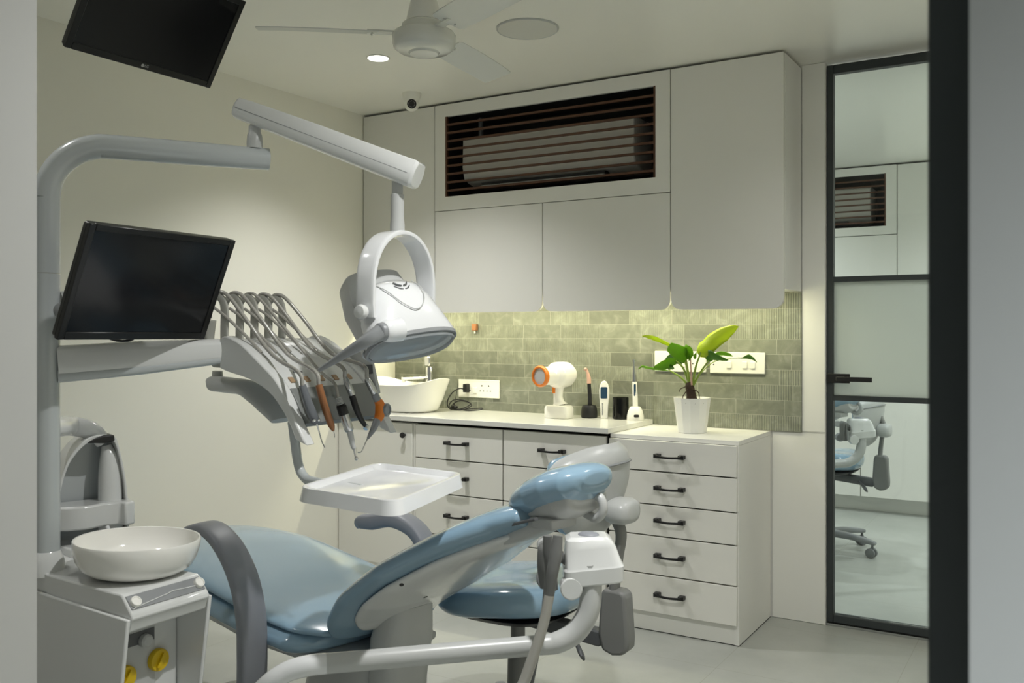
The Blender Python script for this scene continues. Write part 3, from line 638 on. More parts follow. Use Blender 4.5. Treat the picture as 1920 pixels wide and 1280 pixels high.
obj('backrest_cushion', cushion([(-.100, .440), (-.088, .456), (-.04, .512), (.06, .596), (.20, .688), (.33, .763), (.43, .812), (.50, .836)], [.11, .165, .215, .258, .268, .215, .13, .09], [.010, .026, .038, .042, .042, .040, .038, .030], [.010, .026, .038, .042, .042, .040, .038, .030], e=2.2), 'blue', chair, sub=1, angle=180)
bsm = cushion([(-.030, .468), (-.020, .480), (.02, .524), (.10, .584), (.20, .648), (.32, .720), (.41, .765), (.46, .785)], [.07, .125, .175, .215, .228, .178, .105, .075], [.01, .02, .02, .02, .02, .02, .02, .012], [.006, .012, .022, .030, .030, .028, .024, .012], e=2.2)
obj('back_shell', bsm, 'shell', chair, sub=1, angle=180)
for px, py in ((753, 1096), (798, 1119)):
    p, nr = hit(bsm, px, py)
    if p is not None:
        nr = nr if nr.dot(EYE - p) > 0 else -nr; obj('screw_cap', MB().lathe([(.0055, -.006), (.0055, .0008), (.001, .001)], p, nr, 14), 'black', chair)
obj('neck_bracket', MB().sweep(sup(16, 4), [ch(.40, 0, .760), ch(.47, 0, .793), ch(.53, 0, .825), ch(.57, 0, .846)], [.085, .072, .055, .045], [.016, .022, .022, .012], up=(0, 0, 1), fixed=True), 'lgrey', chair, angle=60)
obj('headrest_cushion', cushion([(.425, .834), (.435, .842), (.465, .862), (.505, .884), (.555, .906), (.600, .920), (.625, .924), (.636, .924)], [.045, .070, .096, .110, .112, .098, .072, .045], [.012, .026, .036, .040, .040, .036, .026, .012], [.012, .032, .050, .056, .056, .050, .034, .014], e=2.3, yc=.02), 'bluegloss', chair, sub=1, angle=180)
hs = obj('headrest_shell', cushion([(.47, .822), (.49, .838), (.53, .860), (.57, .874), (.605, .884), (.615, .885)], [.05, .075, .090, .090, .075, .05], [.01, .02, .02, .02, .02, .01], [.01, .02, .038, .046, .036, .012], e=2.6, yc=.02), 'lgrey', chair, sub=1, angle=180)
obj('headrest_clamp', MB().tube([ch(.595, .05, .886), ch(.628, .045, .874), ch(.634, .044, .848), ch(.615, .044, .829), ch(.585, .045, .836)], .0105, 12), 'lgrey', hs)
obj('clamp_block', MB().obox(ch(.545, -.02, .822), AX * .03, AL * .045, V((0, 0, .012))), 'lgrey', hs, bevel=.004)
obj('release_lever', MB().sweep(sup(12, 4), [ch(.47, -.085, .812), ch(.51, -.09, .826), ch(.55, -.088, .838)], .007, .0035, n=3), 'dgrey', hs)
# armrests: flat bent arms with rounded paddles
def armrest(pts, w, th, off):
    return MB().sweep(sup(18, 3.2), [V(p) for p in pts], w, th, up=(1, 0, 0) if False else (0, 0, 1), n=6, fixed=False)
near = [onY(352, 1003, 1.68), onY(366, 991, 1.68), onY(395, 990, 1.67), onY(428, 1023, 1.66), onY(456, 1082, 1.66), onY(470, 1150, 1.67), onY(473, 1220, 1.69), onY(472, 1300, 1.72), onY(470, 1380, 1.78)]
def ribbon(pts, wy, th):
    P = catmull(pts, 6); m = len(P); wy = lerps(wy, m); th = lerps(th, m); rings = []; pr = sup(20, 4)
    for i in range(m):
        t = (P[min(i+1, m-1)] - P[max(i-1, 0)]); t.y *= .2; t.normalize(); nn = V((-t.z, 0, t.x)).normalized() if abs(t.x) + abs(t.z) > 0 else UP
        rings.append([P[i] + V((0, 1, 0)) * (a * wy[i]) + nn * (b * th[i]) for a, b in pr])
    return MB().loft(rings)
obj('armrest', ribbon(near, [.030, .036, .040, .042, .043, .044, .045, .045, .045], [.006, .013, .014, .015, .016, .017, .018, .018, .018]), 'purple', chair, angle=50)
far = [onY(673, 984, 2.26), onY(682, 977, 2.26), onY(705, 976, 2.26), onY(740, 972, 2.26), onY(772, 986, 2.26), onY(792, 1008, 2.26), onY(803, 1040, 2.26), onY(800, 1090, 2.25), onY(780, 1130, 2.24)]
obj('armrest', ribbon(far, [.018, .030, .038, .038, .036, .036, .036, .036, .036], [.012, .022, .026, .024, .022, .020, .019, .018, .018]), 'purple', chair, angle=50)
# pedestal and base plate
obj('pedestal', MB().loft([[ch(cx + x * a, y * b, z) for x, y in sup(28, 3)] for cx, a, b, z in ((-.42, .32, .14, .012), (-.37, .24, .12, .10), (-.21, .15, .10, .24), (-.17, .14, .10, .38), (-.17, .13, .09, .40))]), 'lgrey', chair, angle=60)
obj('back_link', MB().loft([[ch(cx + x * a, y * b, z) for x, y in sup(24, 3)] for cx, a, b, z in ((-.02, .055, .08, .20), (-.015, .055, .08, .32), (.0, .060, .085, .44), (.02, .05, .07, .53))]), 'lgrey', chair, angle=60)
obj('base_plate', MB().loft([[ch(-.45 + x * a, y * b, z) for x, y in sup(32, 4)] for a, b, z in ((.58, .20, .001), (.58, .20, .025), (.55, .18, .04))]), 'lgrey', chair, angle=40)
# ================================================================ DENTAL UNIT: spittoon cabinet, column, cup filler, bowl
X0, YN, YFR = -1.690, 1.228, 1.452          # front lip X, near and far cheeks
unit = thing('dental_unit', 'white dental unit cabinet with spittoon bowl, cup filler tower and tall column', 'dental unit', (-2.0, 1.34, 0))
prof = [(-1.80, .002), (-2.36, .002), (-2.36, .70), (-2.24, .735), (-2.10, .715), (-1.98, .698), (-1.85, .694), (-1.728, .692), (-1.722, .690), (-1.693, .657), (-1.688, .650), (-1.688, .643), (-1.692, .638), (-1.700, .615), (-1.80, .58)]
obj('cabinet', MB().prism([(x, YN + .010, z) for x, z in prof], (0, YFR - YN - .020, 0)), 'shell', unit, bevel=.004)
cheek = [(-1.690, .645), (-1.712, .50), (-1.742, .30), (-1.79, .02), (-1.80, .002), (-2.36, .002), (-2.36, .675), (-2.15, .668), (-1.95, .655)]
obj('side_panel', MB().prism([(x, YN, z) for x, z in cheek], (0, .0095, 0)), 'shell', unit, bevel=.003)
obj('side_panel', MB().prism([(x, YFR - .0095, z) for x, z in cheek], (0, .0095, 0)), 'shell', unit, bevel=.003)
# control strip on the sloped lip
pn = V((.035, 0, .031)).normalized(); a0 = V((-1.7205, 0, .6885)); a1 = V((-1.6945, 0, .6590))
def lip(t, y): q = a0.lerp(a1, t); return V((q.x, y, q.z)) + pn * .0005
cs = obj('control_strip', MB().prism([lip(.08, YN + .016), lip(.92, YN + .016), lip(.92, YFR - .016), lip(.08, YFR - .016)], pn * .0015), 'mgrey', unit)
st = MB(); K = 14
cp2 = [lip(.90 - .55 * (i / K) ** .8 if i < K * .55 else .50 + .12 * ((i - K * .55) / (K * .45)), YN + .018 + (YFR - YN - .036) * i / K) + pn * .0022 for i in range(K + 1)]
st.tube(cp2, .0013, 6, 2); obj('strip_line', st, 'shell', cs)
for yy, nm in ((YN + .030, 1), (YFR - .026, 2)):
    q = lip(.55 if nm == 1 else .50, yy); obj('button', MB().lathe([(.0125, 0), (.0125, .006), (.0115, .009), (.009, .0095), (.0085, .008), (.001, .0085)], q, pn, 20), 'ceramic', cs)
# recessed front
RX = -1.797
fp = obj('service_panel', MB().prism([(RX - .004, YN + .011, .05), (RX - .004, YFR - .075, .05), (RX - .004, YFR - .075, .600), (RX - .004, YN + .011, .600)], (.006, 0, 0)), 'lgrey', unit)
obj('label_strip', MB().box(RX + .002, RX + .004, YN + .014, YFR - .078, .547, .575), 'dgrey', fp)
obj('valve_knob', MB().lathe([(.015, 0), (.015, .012), (.011, .016), (.001, .016)], (RX + .004, onX(268, 1199, RX).y, onX(268, 1199, RX).z), (1, 0, 0), 20), 'lgrey', fp)
for px, py in ((293, 1235), (231, 1268)):
    p = onX(px, py, RX); cc = MB().lathe([(.0255, 0), (.0255, .010), (.0235, .013), (.016, .0125), (.001, .012)], (RX + .002, p.y, p.z), (1, 0, 0), 28)
    cc.obox((RX + .016, p.y, p.z), (.004, 0, 0), V((0, .5, .86)) * .017, V((0, .86, -.5)) * .0035); obj('filter_cap', cc, 'yellow', fp)
# bowl
bc = V((-1.842, 1.363, .700)); rr = .138
mb = MB(); mb.lathe([(.060, -.004), (.090, -.003), (.106, .002), (.122, .014), (.132, .032), (.1375, .055), (.139, .071), (.1375, .075), (.1345, .074), (.1325, .058), (.126, .036), (.112, .020), (.070, .011), (.001, .009)], bc, (0.02, .03, 1), 56)
obj('spittoon_bowl', mb, 'ceramic', unit, angle=60)
# column with bent top arm
CP = V((-2.030, 1.262, 0)); tip = V((-1.770, 1.655, 1.690)); ad = (V((tip.x, tip.y, 0)) - CP).normalized()
colr = .029
pts = [CP + UP * .70, CP + UP * 1.0]
obj('column', MB().tube([CP + UP * .69, CP + UP * 1.384], colr, 28, 1), 'tube', unit)
bend = [CP + UP * 1.386, CP + UP * 1.50, CP + UP * 1.56]
R_ = .13
for i in range(9):
    a = math.radians(90 * i / 8); bend.append(CP + UP * (1.56 + R_ * math.sin(a)) + ad * (R_ * (1 - math.cos(a))))
bend += [CP.lerp(V((tip.x, tip.y, 0)), .6) + UP * 1.690, tip + ad * .035]
obj('top_arm', MB().tube(bend, [colr] * 3 + [colr] * 10 + [.0275], 28, 3), 'tube', unit)
obj('column_foot', MB().lathe([(.040, -.03), (.038, 0), (.032, .02), (.0295, .024)], CP + UP * .72, UP, 28), 'shell', unit)
# cup filler tower
tc = V((-2.085, 1.395, 0)); nx = V((.93, -.36, 0)).normalized(); sd = V((.36, .93, 0)).normalized()     # faces the headrest side
def tow(px, py, dep=0): # point in the tower's front plane
    d = ray(px, py); s = (tc - EYE).dot(nx) / d.dot(nx); return EYE + d * s + nx * dep
outl = [(98, 1010), (103, 960), (110, 915), (124, 870), (142, 842), (163, 823), (188, 815), (214, 818), (223, 835), (231, 870), (237, 905), (241, 950), (243, 1010)]
ol = [tow(px, py) for px, py in outl]; low = [V((ol[0].x, ol[0].y, .695)), V((ol[-1].x, ol[-1].y, .695))]
def shrink(pts, k): # thin arch strip
    cz = .83; c = sum((V((p.x, p.y, 0)) for p in pts), V((0, 0, 0))) / len(pts); return [V((c.x + (p.x - c.x) * k, c.y + (p.y - c.y) * k, cz + (p.z - cz) * (k if p.z > cz else 1))) for p in pts]
outer = catmull([low[0]] + ol + [low[1]], 4); inner = shrink(outer, .93)
mb = MB(); rings = []
for a, b in zip(outer, inner): rings.append([a, a - nx * .11, b - nx * .11, b])
mb.loft(rings); obj('tower_shell', mb, 'shell', unit, bevel=.002, angle=50)
obj('tower_back', MB().prism(shrink(outer, .95), -nx * .008).move(off=-nx * .085), 'tube', unit)
cyl = [tow(214, 1010, -.035), tow(213, 900, -.035), tow(211, 860, -.035), tow(207, 838, -.04)]
obj('filler_column', MB().sweep(sup(24, 2.2), cyl, [.030, .029, .024, .014], [.030, .028, .022, .012], n=4), 'shell', unit)
sh = [tow(100, 966), tow(243, 948)]; sz0, sz1 = tow(170, 988).z, tow(170, 944).z
w2 = (V((sh[1].x, sh[1].y, 0)) - V((sh[0].x, sh[0].y, 0))).length / 2; mid = (sh[0] + sh[1]) / 2
o2 = [mid + sd * x + nx * y for x, y in ((-w2, -.07), (w2 + .006, -.07), (w2 + .006, .028), (w2 * .78, .036), (w2 * .70, .016), (w2 * .3, .012), (-w2 * .2, .030), (-w2 * .7, .022), (-w2, .0))]
obj('cup_shelf', MB().prism([V((p.x, p.y, sz0)) for p in o2], UP * (sz1 - sz0)), 'shell', unit, bevel=.005)
obj('spout_block', MB().prism([V((p.x, p.y, .694)) for p in (mid + sd * -.075 + nx * .0, mid + sd * -.03 + nx * .0, mid + sd * -.02 + nx * .05, mid + sd * -.06 + nx * .06)], UP * .035), 'shell', unit, bevel=.004)
obj('bowl_spout', MB().tube([mid + sd * .03 + nx * .02 + UP * (sz0 - mid.z), mid + sd * .032 + nx * .035 + UP * (sz0 - mid.z - .012), mid + sd * .034 + nx * .055 + UP * (sz0 - mid.z - .022)], .0055, 10, 4), 'shellw', unit)
pz_ = tow(150, 803, -.04)
pipe = [V((CP.x, CP.y, 1.030)), V((CP.x, CP.y, 1.030)).lerp(tow(140, 801, -.04), .5), tow(140, 801, -.04), tow(168, 806, -.037), tow(188, 816, -.035), tow(200, 832, -.035)]
obj('filler_pipe', MB().tube(pipe, [.025, .025, .0245, .024, .022, .018], 20, 6), 'shellw', unit)
bk_ = [tow(px, py, .004) for px, py in ((163, 830), (178, 821), (196, 815), (214, 815), (215, 826), (196, 831))]
obj('filler_cap', MB().prism(bk_, -nx * .05), 'black', unit, bevel=.003)
# lower assistant arm support (belongs to the holder)
# ================================================================ OPERATING LIGHT
lampx, lampy = -1.4085, 1.777; base = V((tip.x, tip.y, 1.690 + .0285))
light = thing('operating_light', 'white dental operating light on sloping arm above the instrument console', 'dental light', base)
obj('pivot_post', MB().lathe([(.020, -.004), (.020, .012), (.0185, .030), (.0155, .036), (.0150, .052), (.011, .056), (.011, .074)], base, UP, 24), 'lgrey', light)
A0 = V((tip.x, tip.y, 1.802)); A1 = V((lampx, lampy, 1.650)); d3 = (A1 - A0).normalized(); A0e = A0 - d3 * .052; A1e = A1 + d3 * .058
sdv = d3.cross(UP).normalized(); upv = sdv.cross(d3)
def armring(c, w, h, hb, k=1.): return [c + sdv * (x * w) + upv * y for x, y in ((-1, -hb * .4), (-.8, -hb * .85), (-.45, -hb), (.45, -hb), (.8, -hb * .85), (1, -hb * .4), (1, h * .35), (.72, h), (-.72, h), (-1, h * .35))]
rings = []
for t_, w, h, hb in ((0, .022, .018, .022), (.015, .027, .024, .027), (.08, .029, .027, .028), (.45, .033, .031, .030), (.85, .037, .032, .033), (.985, .038, .033, .034), (1.0, .034, .029, .030)):
    rings.append(armring(A0e.lerp(A1e, t_), w, h, hb))
arm = obj('spring_arm', MB().loft(rings), 'shell', light, angle=28, bevel=.002)
rl = MB()
for s_ in (-1, 1): rl.sweep([(-1, -1), (1, -1), (1, 1), (-1, 1)], [A0e.lerp(A1e, .02) + sdv * (s_ * .0283) - upv * .002, A0e.lerp(A1e, .97) + sdv * (s_ * .0375) - upv * .003], .0007, .0007, n=1, fixed=True)
obj('seam', rl, 'mgrey', arm)
obj('drop_tube', MB().lathe([(.0135, 1.640), (.0135, 1.587), (.0165, 1.585), (.0165, 1.525), (.018, 1.512), (.018, 1.495)], (lampx, lampy, 0), UP, 28), 'lgrey', light)
# yoke: broad arch in the YZ plane
yk = []
n0 = 20; hwid, piv = .118, 1.296
for i in range(n0 + 1):
    a = math.pi * i / n0; yk.append(V((lampx, lampy - hwid * math.cos(a) , piv + .045 + .150 * math.sin(a) ** .80)))
yk = [V((lampx, lampy - hwid + .004, piv - .012)), V((lampx, lampy - hwid, piv + .02))] + yk[1:-1] + [V((lampx, lampy + hwid, piv + .02)), V((lampx, lampy + hwid - .004, piv - .012))]
rings = []
for i, p in enumerate(yk):
    t_ = (yk[min(i+1, len(yk)-1)] - yk[max(i-1, 0)]).normalized(); nn = V((0, -t_.z, t_.y)); f_ = i / (len(yk) - 1); wx = .026 + .004 * math.sin(math.pi * f_)
    rings.append([p + V((x * wx, 0, 0)) + nn * (y * .0065) for x, y in sup(16, 5)])
obj('yoke', MB().loft(rings), 'shellw', light, angle=50)
# head: loft along its beam axis n (down and towards the headrest)
ln = V((.64, -.05, -.766)).normalized(); lu = V((0, 1, 0)).cross(ln).normalized() * -1; lu = lu if lu.z > 0 else -lu; la = ln.cross(lu).normalized(); la = la if la.y > 0 else -la; rl_ = Matrix.Rotation(math.radians(13), 3, ln); la = rl_ @ la; lu = rl_ @ lu
if la.z < 0: rl_ = Matrix.Rotation(math.radians(-26), 3, ln); la = rl_ @ la; lu = rl_ @ lu
hc = V((lampx - .006, lampy + .004, piv - .012))
def hring(t_, wl, up_, dn_, e=2.6, seg=40, sh=0): return [hc + ln * t_ + la * (x * wl) + lu * ((y * up_ if y > 0 else y * dn_) + sh) for x, y in sup(seg, e)]
hd = obj('lamp_head', MB().loft([hring(-.082, .050, .038, .02, 2.4), hring(-.075, .072, .056, .03, 2.4), hring(-.050, .095, .072, .03), hring(-.01, .106, .078, .03), hring(.03, .118, .072, .03), hring(.062, .132, .060, .03), hring(.078, .138, .052, .03)]), 'shellw', light, angle=60)
obj('rear_housing', MB().loft([hring(-.142, .060, .01, .055, 2.6), hring(-.132, .082, .03, .085, 2.6), hring(-.06, .102, .01, .094, 3), hring(.02, .112, -.01, .085, 3), hring(.072, .135, -.01, .068, 3)]), 'lgrey', light, angle=60)
obj('lens_frame', MB().loft([hring(.0785, .138, .054, .062), hring(.087, .136, .051, .060), hring(.087, .130, .046, .055), hring(.080, .130, .046, .055)], cap=False), 'mgrey', hd, angle=40)
obj('lens', MB().loft([hring(.084, .1305, .0465, .0555), hring(.094, .125, .042, .050), hring(.096, .112, .034, .042)]), 'lens', hd)
rf = MB()
for q in (-.07, 0, .07): rf.lathe([(.001, .062), (.018, .066), (.030, .078), (.031, .0785)], hc + la * q - lu * .004, ln, 20, cap=False)
rf.loft([hring(.0786, .124, .040, .048), hring(.0790, .124, .040, .048)]); obj('reflector', rf, 'reflector', hd)
vt = MB()
for k in range(3):
    for s_ in (-1, 1):
        c0 = hc + lu * (.0755 - .001 * k) + ln * (-.046 + .011 * k)
        vt.sweep([(-1, -1), (1, -1), (1, 1), (-1, 1)], [c0 + la * (s_ * .003) + ln * .006, c0 + la * (s_ * .013) + ln * .003, c0 + la * (s_ * (.022 + .003 * k)) - ln * .006 - lu * .002], [.0009, .0012, .0005], [.002, .002, .002], n=3)
obj('vents', vt, 'dgrey', hd)
vs_ = [hc + ln * t_ + la * y + lu * u for t_, y, u in ((-.070, -.062, .052), (-.03, -.055, .0735), (.012, -.035, .0775), (.034, 0, .0745), (.012, .035, .0775), (-.03, .055, .0735), (-.070, .062, .052))]
obj('shell_seam', MB().tube(vs_, .0013, 6, 5), 'lgrey', hd)
for s_ in (-1, 1):
    yp = lampy + s_ * (hwid + .002)
    obj('pivot_knob', MB().lathe([(.012, -.022), (.012, .004), (.017, .008), (.0185, .016), (.015, .023), (.001, .025)], (lampx, yp, piv), (0, s_, 0), 24), 'shell' if s_ < 0 else 'lgrey', light)
# handles (near one visible, its twin mirrored behind the head)
h0 = onY(716, 622, lampy - .128); hpts = [h0 + V((.0, -.004, .0)), onY(690, 637, lampy - .155), onY(655, 658, lampy - .165), onY(622, 679, lampy - .17), onY(599, 693, lampy - .175)]
hb_ = obj('handle', MB().sweep(sup(16, 3), hpts, [.0185, .0165, .0125, .0085, .005], [.0185, .0155, .011, .0075, .005], n=5).lathe([(.010, .012), (.021, .012), (.0215, -.006), (.018, -.010), (.001, -.010)], h0, la, 24), 'mgrey', light, angle=50)
obj('handle_socket', MB().lathe([(.028, .052), (.027, .02), (.0245, .008), (.022, .004)], h0, la, 24), 'shellw', light)
# ================================================================ INSTRUMENT CONSOLE
KN, KF = 1.585, 1.925
con = thing('instrument_console', 'white over-chair instrument console with five hose whips and grey rest panel', 'dental console', (-1.72, 1.75, .985))
top = [(411, 640), (414, 633), (425, 630), (452, 645), (487, 680), (515, 710), (535, 745), (550, 782), (575, 836)]
bot = [(553, 824), (541, 792), (524, 762), (502, 734), (467, 711), (427, 697), (411, 690)]
prof = [onY(px, py, KN) for px, py in top + bot]
prof = [V((p.x, 0, p.z)) for p in prof]
def xz(p, y): return V((p.x, y, p.z))
fin = catmull(prof[:9], 3) + catmull(prof[9:], 3)
def fincut(y0, y1): return MB().prism([xz(p, y0) for p in fin], (0, y1 - y0, 0))
obj('side_fin', fincut(KN, KN + .030), 'shell', con, bevel=.004)
obj('side_fin', fincut(KF - .030, KF), 'shell', con, bevel=.004)
ctop = [V((p.x, 0, p.z)) for p in catmull(prof[:9], 4)]; ctop = [p for p in ctop if p.z > 1.02]
def inset(p, d): return V((p.x - d * .55, 0, p.z - d * .8))
cb_ = [p for p in ctop if p.z > 1.065]; body = [inset(p, .008) for p in cb_]; body += [inset(p, .055) for p in cb_[::-1]]
obj('body', MB().prism([xz(p, KN + .030) for p in body], (0, KF - KN - .060, 0)), 'shell', con, bevel=.002)
gp = [inset(p, .003) for p in ctop if p.z < 1.125]; gq = gp + [inset(p, .012) for p in gp[::-1]]
pan = obj('rest_panel', MB().prism([xz(p, KN + .034) for p in gq], (0, KF - KN - .050, 0)), 'panelg', con, bevel=.001)
def onsurf(z, y):
    i = min(range(1, len(ctop) - 1), key=lambda q: abs(ctop[q].z - z)); tg = (ctop[i + 1] - ctop[i - 1]).normalized(); nr = V((-tg.z, 0, tg.x)); nr = nr if nr.x > 0 else -nr
    p = inset(ctop[i], .008); return V((p.x, y, p.z)), tg, nr
for k in range(5):
    q, tg, nr = onsurf(1.142, KN + .060 + .052 * k); obj('rest_pad', MB().obox(q + nr * .001, tg * .0085, V((0, .0075, 0)), nr * .0022), 'tan', con)
# mark on the console: a short dark print between the hoses, too blurred to read in the photo
q, tg, nr = onsurf(1.158, KN + .105); pk = MB()
for k in range(5): pk.obox(q + V((0, .0065 * (k - 2), 0)) + nr * .0004 + tg * (.0006 * (k % 2)), tg * (.0026 if k else .0034), V((0, .0024, 0)), nr * .0004)
obj('logo', pk, 'dgrey', con)
# under-body cradle tube
cy_ = 1.655
obj('cradle', MB().sweep(sup(20, 2.3), [onY(400, 719, cy_), onY(404, 719, cy_), onY(432, 722, cy_), onY(463, 727, cy_), onY(490, 743, cy_), onY(512, 764, cy_), onY(528, 788, cy_)], [.0190, .0205, .0205, .0195, .017, .014, .009], [.024, .026, .030, .040, .050, .050, .035], up=(0, 1, 0), n=5, fixed=True), 'lgrey', con, angle=60)
obj('cradle_post', MB().tube([onY(407, 722, 1.66), onY(408, 695, 1.66)], [.016, .013], 16, 1), 'whip', con)
# support arm from the column
s0 = V((CP.x, CP.y, 1.178)) + V((.01, .02, 0)); s1 = V((-1.835, 1.60, 1.203))
sa = obj('support_arm', MB().sweep(sup(20, 3), [s0, s0.lerp(s1, .5), s1], [.032, .031, .028], [.040, .038, .030], n=2, fixed=True), 'shell', con, angle=50)
obj('arm_underside', MB().sweep(sup(16, 3), [s0 - UP * .031, s0.lerp(s1, .5) - UP * .029, s1 - UP * .022], [.030, .029, .026], [.016, .015, .012], n=2, fixed=True), 'tube', sa, angle=50)
obj('rear_arm', MB().tube([V((CP.x + .01, CP.y + .03, 1.325)), V((-1.97, 1.40, 1.345))], .020, 16, 1), 'lgrey', con)
# curved rear hoop joining arm to console
obj('rear_hoop', MB().sweep(sup(14, 3.5), [onY(392, 600, 1.62), onY(388, 640, 1.62), onY(396, 662, 1.61), onY(412, 683, 1.605)], .010, .020, up=(0, 1, 0), n=5, fixed=True), 'whip', con)
# tray bracket pipe
ZTR = .925
cn = [onZ(549, 922, ZTR - .006), onZ(742, 941, ZTR - .006), onZ(876, 889, ZTR), onZ(706, 862, ZTR)]
cc = sum(cn, V((0, 0, 0))) / 4
obj('tray_pipe', MB().tube([onY(548, 790, 1.62), onY(553, 828, 1.62), onY(560, 872, 1.615), onY(570, 893, 1.61), onY(590, 903, 1.60), V((cc.x - .04, cc.y - .03, ZTR - .022))], .0115, 16, 5), 'tube', con)
# control display on the far side
dq = [onY(px, py, KF + .014) for px, py in ((652, 652), (693, 644), (713, 736), (690, 752))]
ds = obj('film_viewer', MB().prism([V((p.x, KF + .004, p.z)) for p in dq], (0, .012, 0)), 'lgrey', con, bevel=.001)
dq2 = [onY(px, py, KF + .003) for px, py in ((684, 684), (698, 683), (699, 700), (688, 702))]
obj('touch_pad', MB().prism(dq2, (0, .0015, 0)), 'dgrey', ds)
# whips
WYS = [KN + .006 + .049 * k for k in range(5)]
for y in WYS:
    wb = V((-1.808, y, 1.195)); w = MB(); r = []
    P = catmull([wb, wb + UP * .06, wb + V((.001, 0, .105)), wb + V((-.006, 0, .132)), wb + V((-.026, 0, .146)), wb + V((-.046, 0, .136)), wb + V((-.054, 0, .112)), wb + V((-.052, 0, .09))], 5); m = len(P)
    for i, p in enumerate(P):
        t_ = (P[min(i+1, m-1)] - P[max(i-1, 0)]).normalized(); nn = V((-t_.z, 0, t_.x)); wid = lerps([.0125, .0125, .0125, .0110, .0100, .0085, .006, .003], m)[i]
        r.append([p + V((0, a * .0045, 0)) + nn * (b * wid) for a, b in sup(12, 4)])
    obj('whip', w.loft(r), 'whip', con, angle=50)
# ---- handpieces, each with its own hose
HX = onX(640, 760, -1.535).x
def hp(px, py, dx=0.): return onX(px, py, -1.535 + dx)
def hosepath(k, end):
    y = WYS[k]; yy = KN + .062 + .054 * k; wtop = V((-1.828, y, 1.350))
    mids = []
    for i, dz in ((0, .060), (1, .024)):
        q = min(ctop, key=lambda p_: abs(p_.z - end.z - dz)); mids.append(V((q.x + .010, y + (yy - y) * (.7 + .3 * i), q.z + .008)))
    mids[1].y = end.y; mids[1].x = max(mids[1].x, end.x - .012)
    return [wtop + V((-.022, 0, -.008)), wtop, wtop + V((.03, .003, -.010)), wtop.lerp(mids[0], .5) + UP * .012] + mids + [end]
def second(k):
    y = WYS[k]; q = min(ctop, key=lambda p_: abs(p_.z - 1.215)); return [V((-1.835, y - .008, 1.310)), V((-1.80, y - .006, 1.290)), V((q.x - .03, y + .016, q.z + .035)), V((q.x + .02, y + .028, q.z - .012))]
def handpiece(name, label, cat, k, end, rad=.0050):
    t = thing(name, label, cat, end, 'handpieces on the console')
    obj('hose', MB().tube(hosepath(k, end), rad, 10, 5).tube(second(k), .004, 8, 5), 'hose', t)
    return t
e = hp(567, 722); t = handpiece('air_water_syringe', 'dark grey air and water syringe, leftmost handpiece on the console', 'syringe', 0, e)
obj('body', MB().sweep(sup(14, 3.5), [e, hp(574, 745, .004), hp(582, 767, .006), hp(592, 790, .004)], [.0080, .0095, .0105, .0120], [.0080, .0095, .0105, .0105], n=4), 'syr', t)
obj('buttons', MB().ball(hp(589, 788, .014), .0045, 10, 8).ball(hp(597, 787, .014), .0045, 10, 8), 'chrome', t)
obj('nozzle', MB().tube([hp(593, 791, .004), hp(598, 808, .006), hp(603, 826, .010), hp(609, 839, .016)], [.0022, .0018, .0016, .0014], 8, 5), 'steel', t)
e = hp(598, 721, .006); t = handpiece('scaler', 'copper coloured scaler handpiece, second from left on the console', 'scaler', 1, e)
obj('body', MB().tube([e, hp(602, 738, .010), hp(611, 768, .014), hp(621, 796, .015), hp(625, 807, .015)], [.0085, .0090, .0090, .0085, .0035], 14, 4), 'brown', t)
obj('needle', MB().tube([hp(625, 806, .015), hp(627, 814, .016), hp(627.5, 820, .018)], [.0014, .001, .0007], 8, 3), 'steel', t)
e = hp(634, 744, .010); t = handpiece('micromotor_handpiece', 'silver micromotor handpiece with black collar, middle one on the console', 'handpiece', 2, e, .0038)
sp = MB()
for q in range(6): a_ = hp(634.5, 745, .012).lerp(hp(639, 759, .016), q / 6); sp.lathe([(.0062 + .0003 * q, 0), (.0075 + .0003 * q, .0012), (.0062 + .0003 * q, .0024)], a_, hp(639, 759, .016) - hp(634, 744, .010), 14)
obj('spring', sp, 'lgrey', t)
ax_ = hp(668, 859, .05) - hp(640, 760, .016)
obj('collar', MB().tube([hp(639, 758, .016), hp(640, 762, .016), hp(645, 777, .020)], [.0100, .0125, .0128], 18, 2), 'black', t)
obj('motor_body', MB().tube([hp(645, 777, .020), hp(650, 793, .026), hp(655, 806, .030), hp(656, 809, .031)], [.0118, .0118, .0112, .0070], 18, 2), 'steel', t)
obj('nose', MB().tube([hp(655, 807, .031), hp(658, 818, .034), hp(662, 836, .038), hp(664, 839, .039)], [.0078, .0075, .0062, .0062], 16, 3), 'lgrey', t)
obj('head', MB().tube([hp(664, 839, .039), hp(666, 850, .042), hp(667, 856, .044)], [.0045, .0035, .0030], 12, 3).ball(hp(668, 859, .046), .0050, 12, 8), 'chrome', t)
e = hp(647, 708, .0); t = handpiece('turbine_handpiece', 'black turbine handpiece with silver coupling, second from right on the console', 'handpiece', 3, e)
obj('coupling', MB().tube([e, hp(650, 714, .004), hp(655, 728, .010), hp(656.5, 731, .010), hp(661, 743, .014)], [.0062, .0080, .0085, .0085, .0078], 16, 3), 'steel', t)
obj('body', MB().tube([hp(660, 741, .014), hp(667, 762, .020), hp(675, 782, .024), hp(684, 797, .026)], [.0082, .0085, .0070, .0055], 16, 5), 'black', t)
obj('head', MB().tube([hp(683, 795, .026), hp(686, 799, .026)], [.005, .0055], 12, 1).cyl(hp(688, 797, .028), hp(685, 804, .030), .0060, seg=14), 'chrome', t)
e = hp(688, 709, .0); t = handpiece('polisher_handpiece', 'orange and grey polishing handpiece with round dial, rightmost on the console', 'handpiece', 4, e)
obj('coupling', MB().tube([e, hp(690, 714, .002), hp(699, 732, .008), hp(703, 739, .010)], [.0065, .0085, .0088, .0080], 16, 3), 'steel', t)
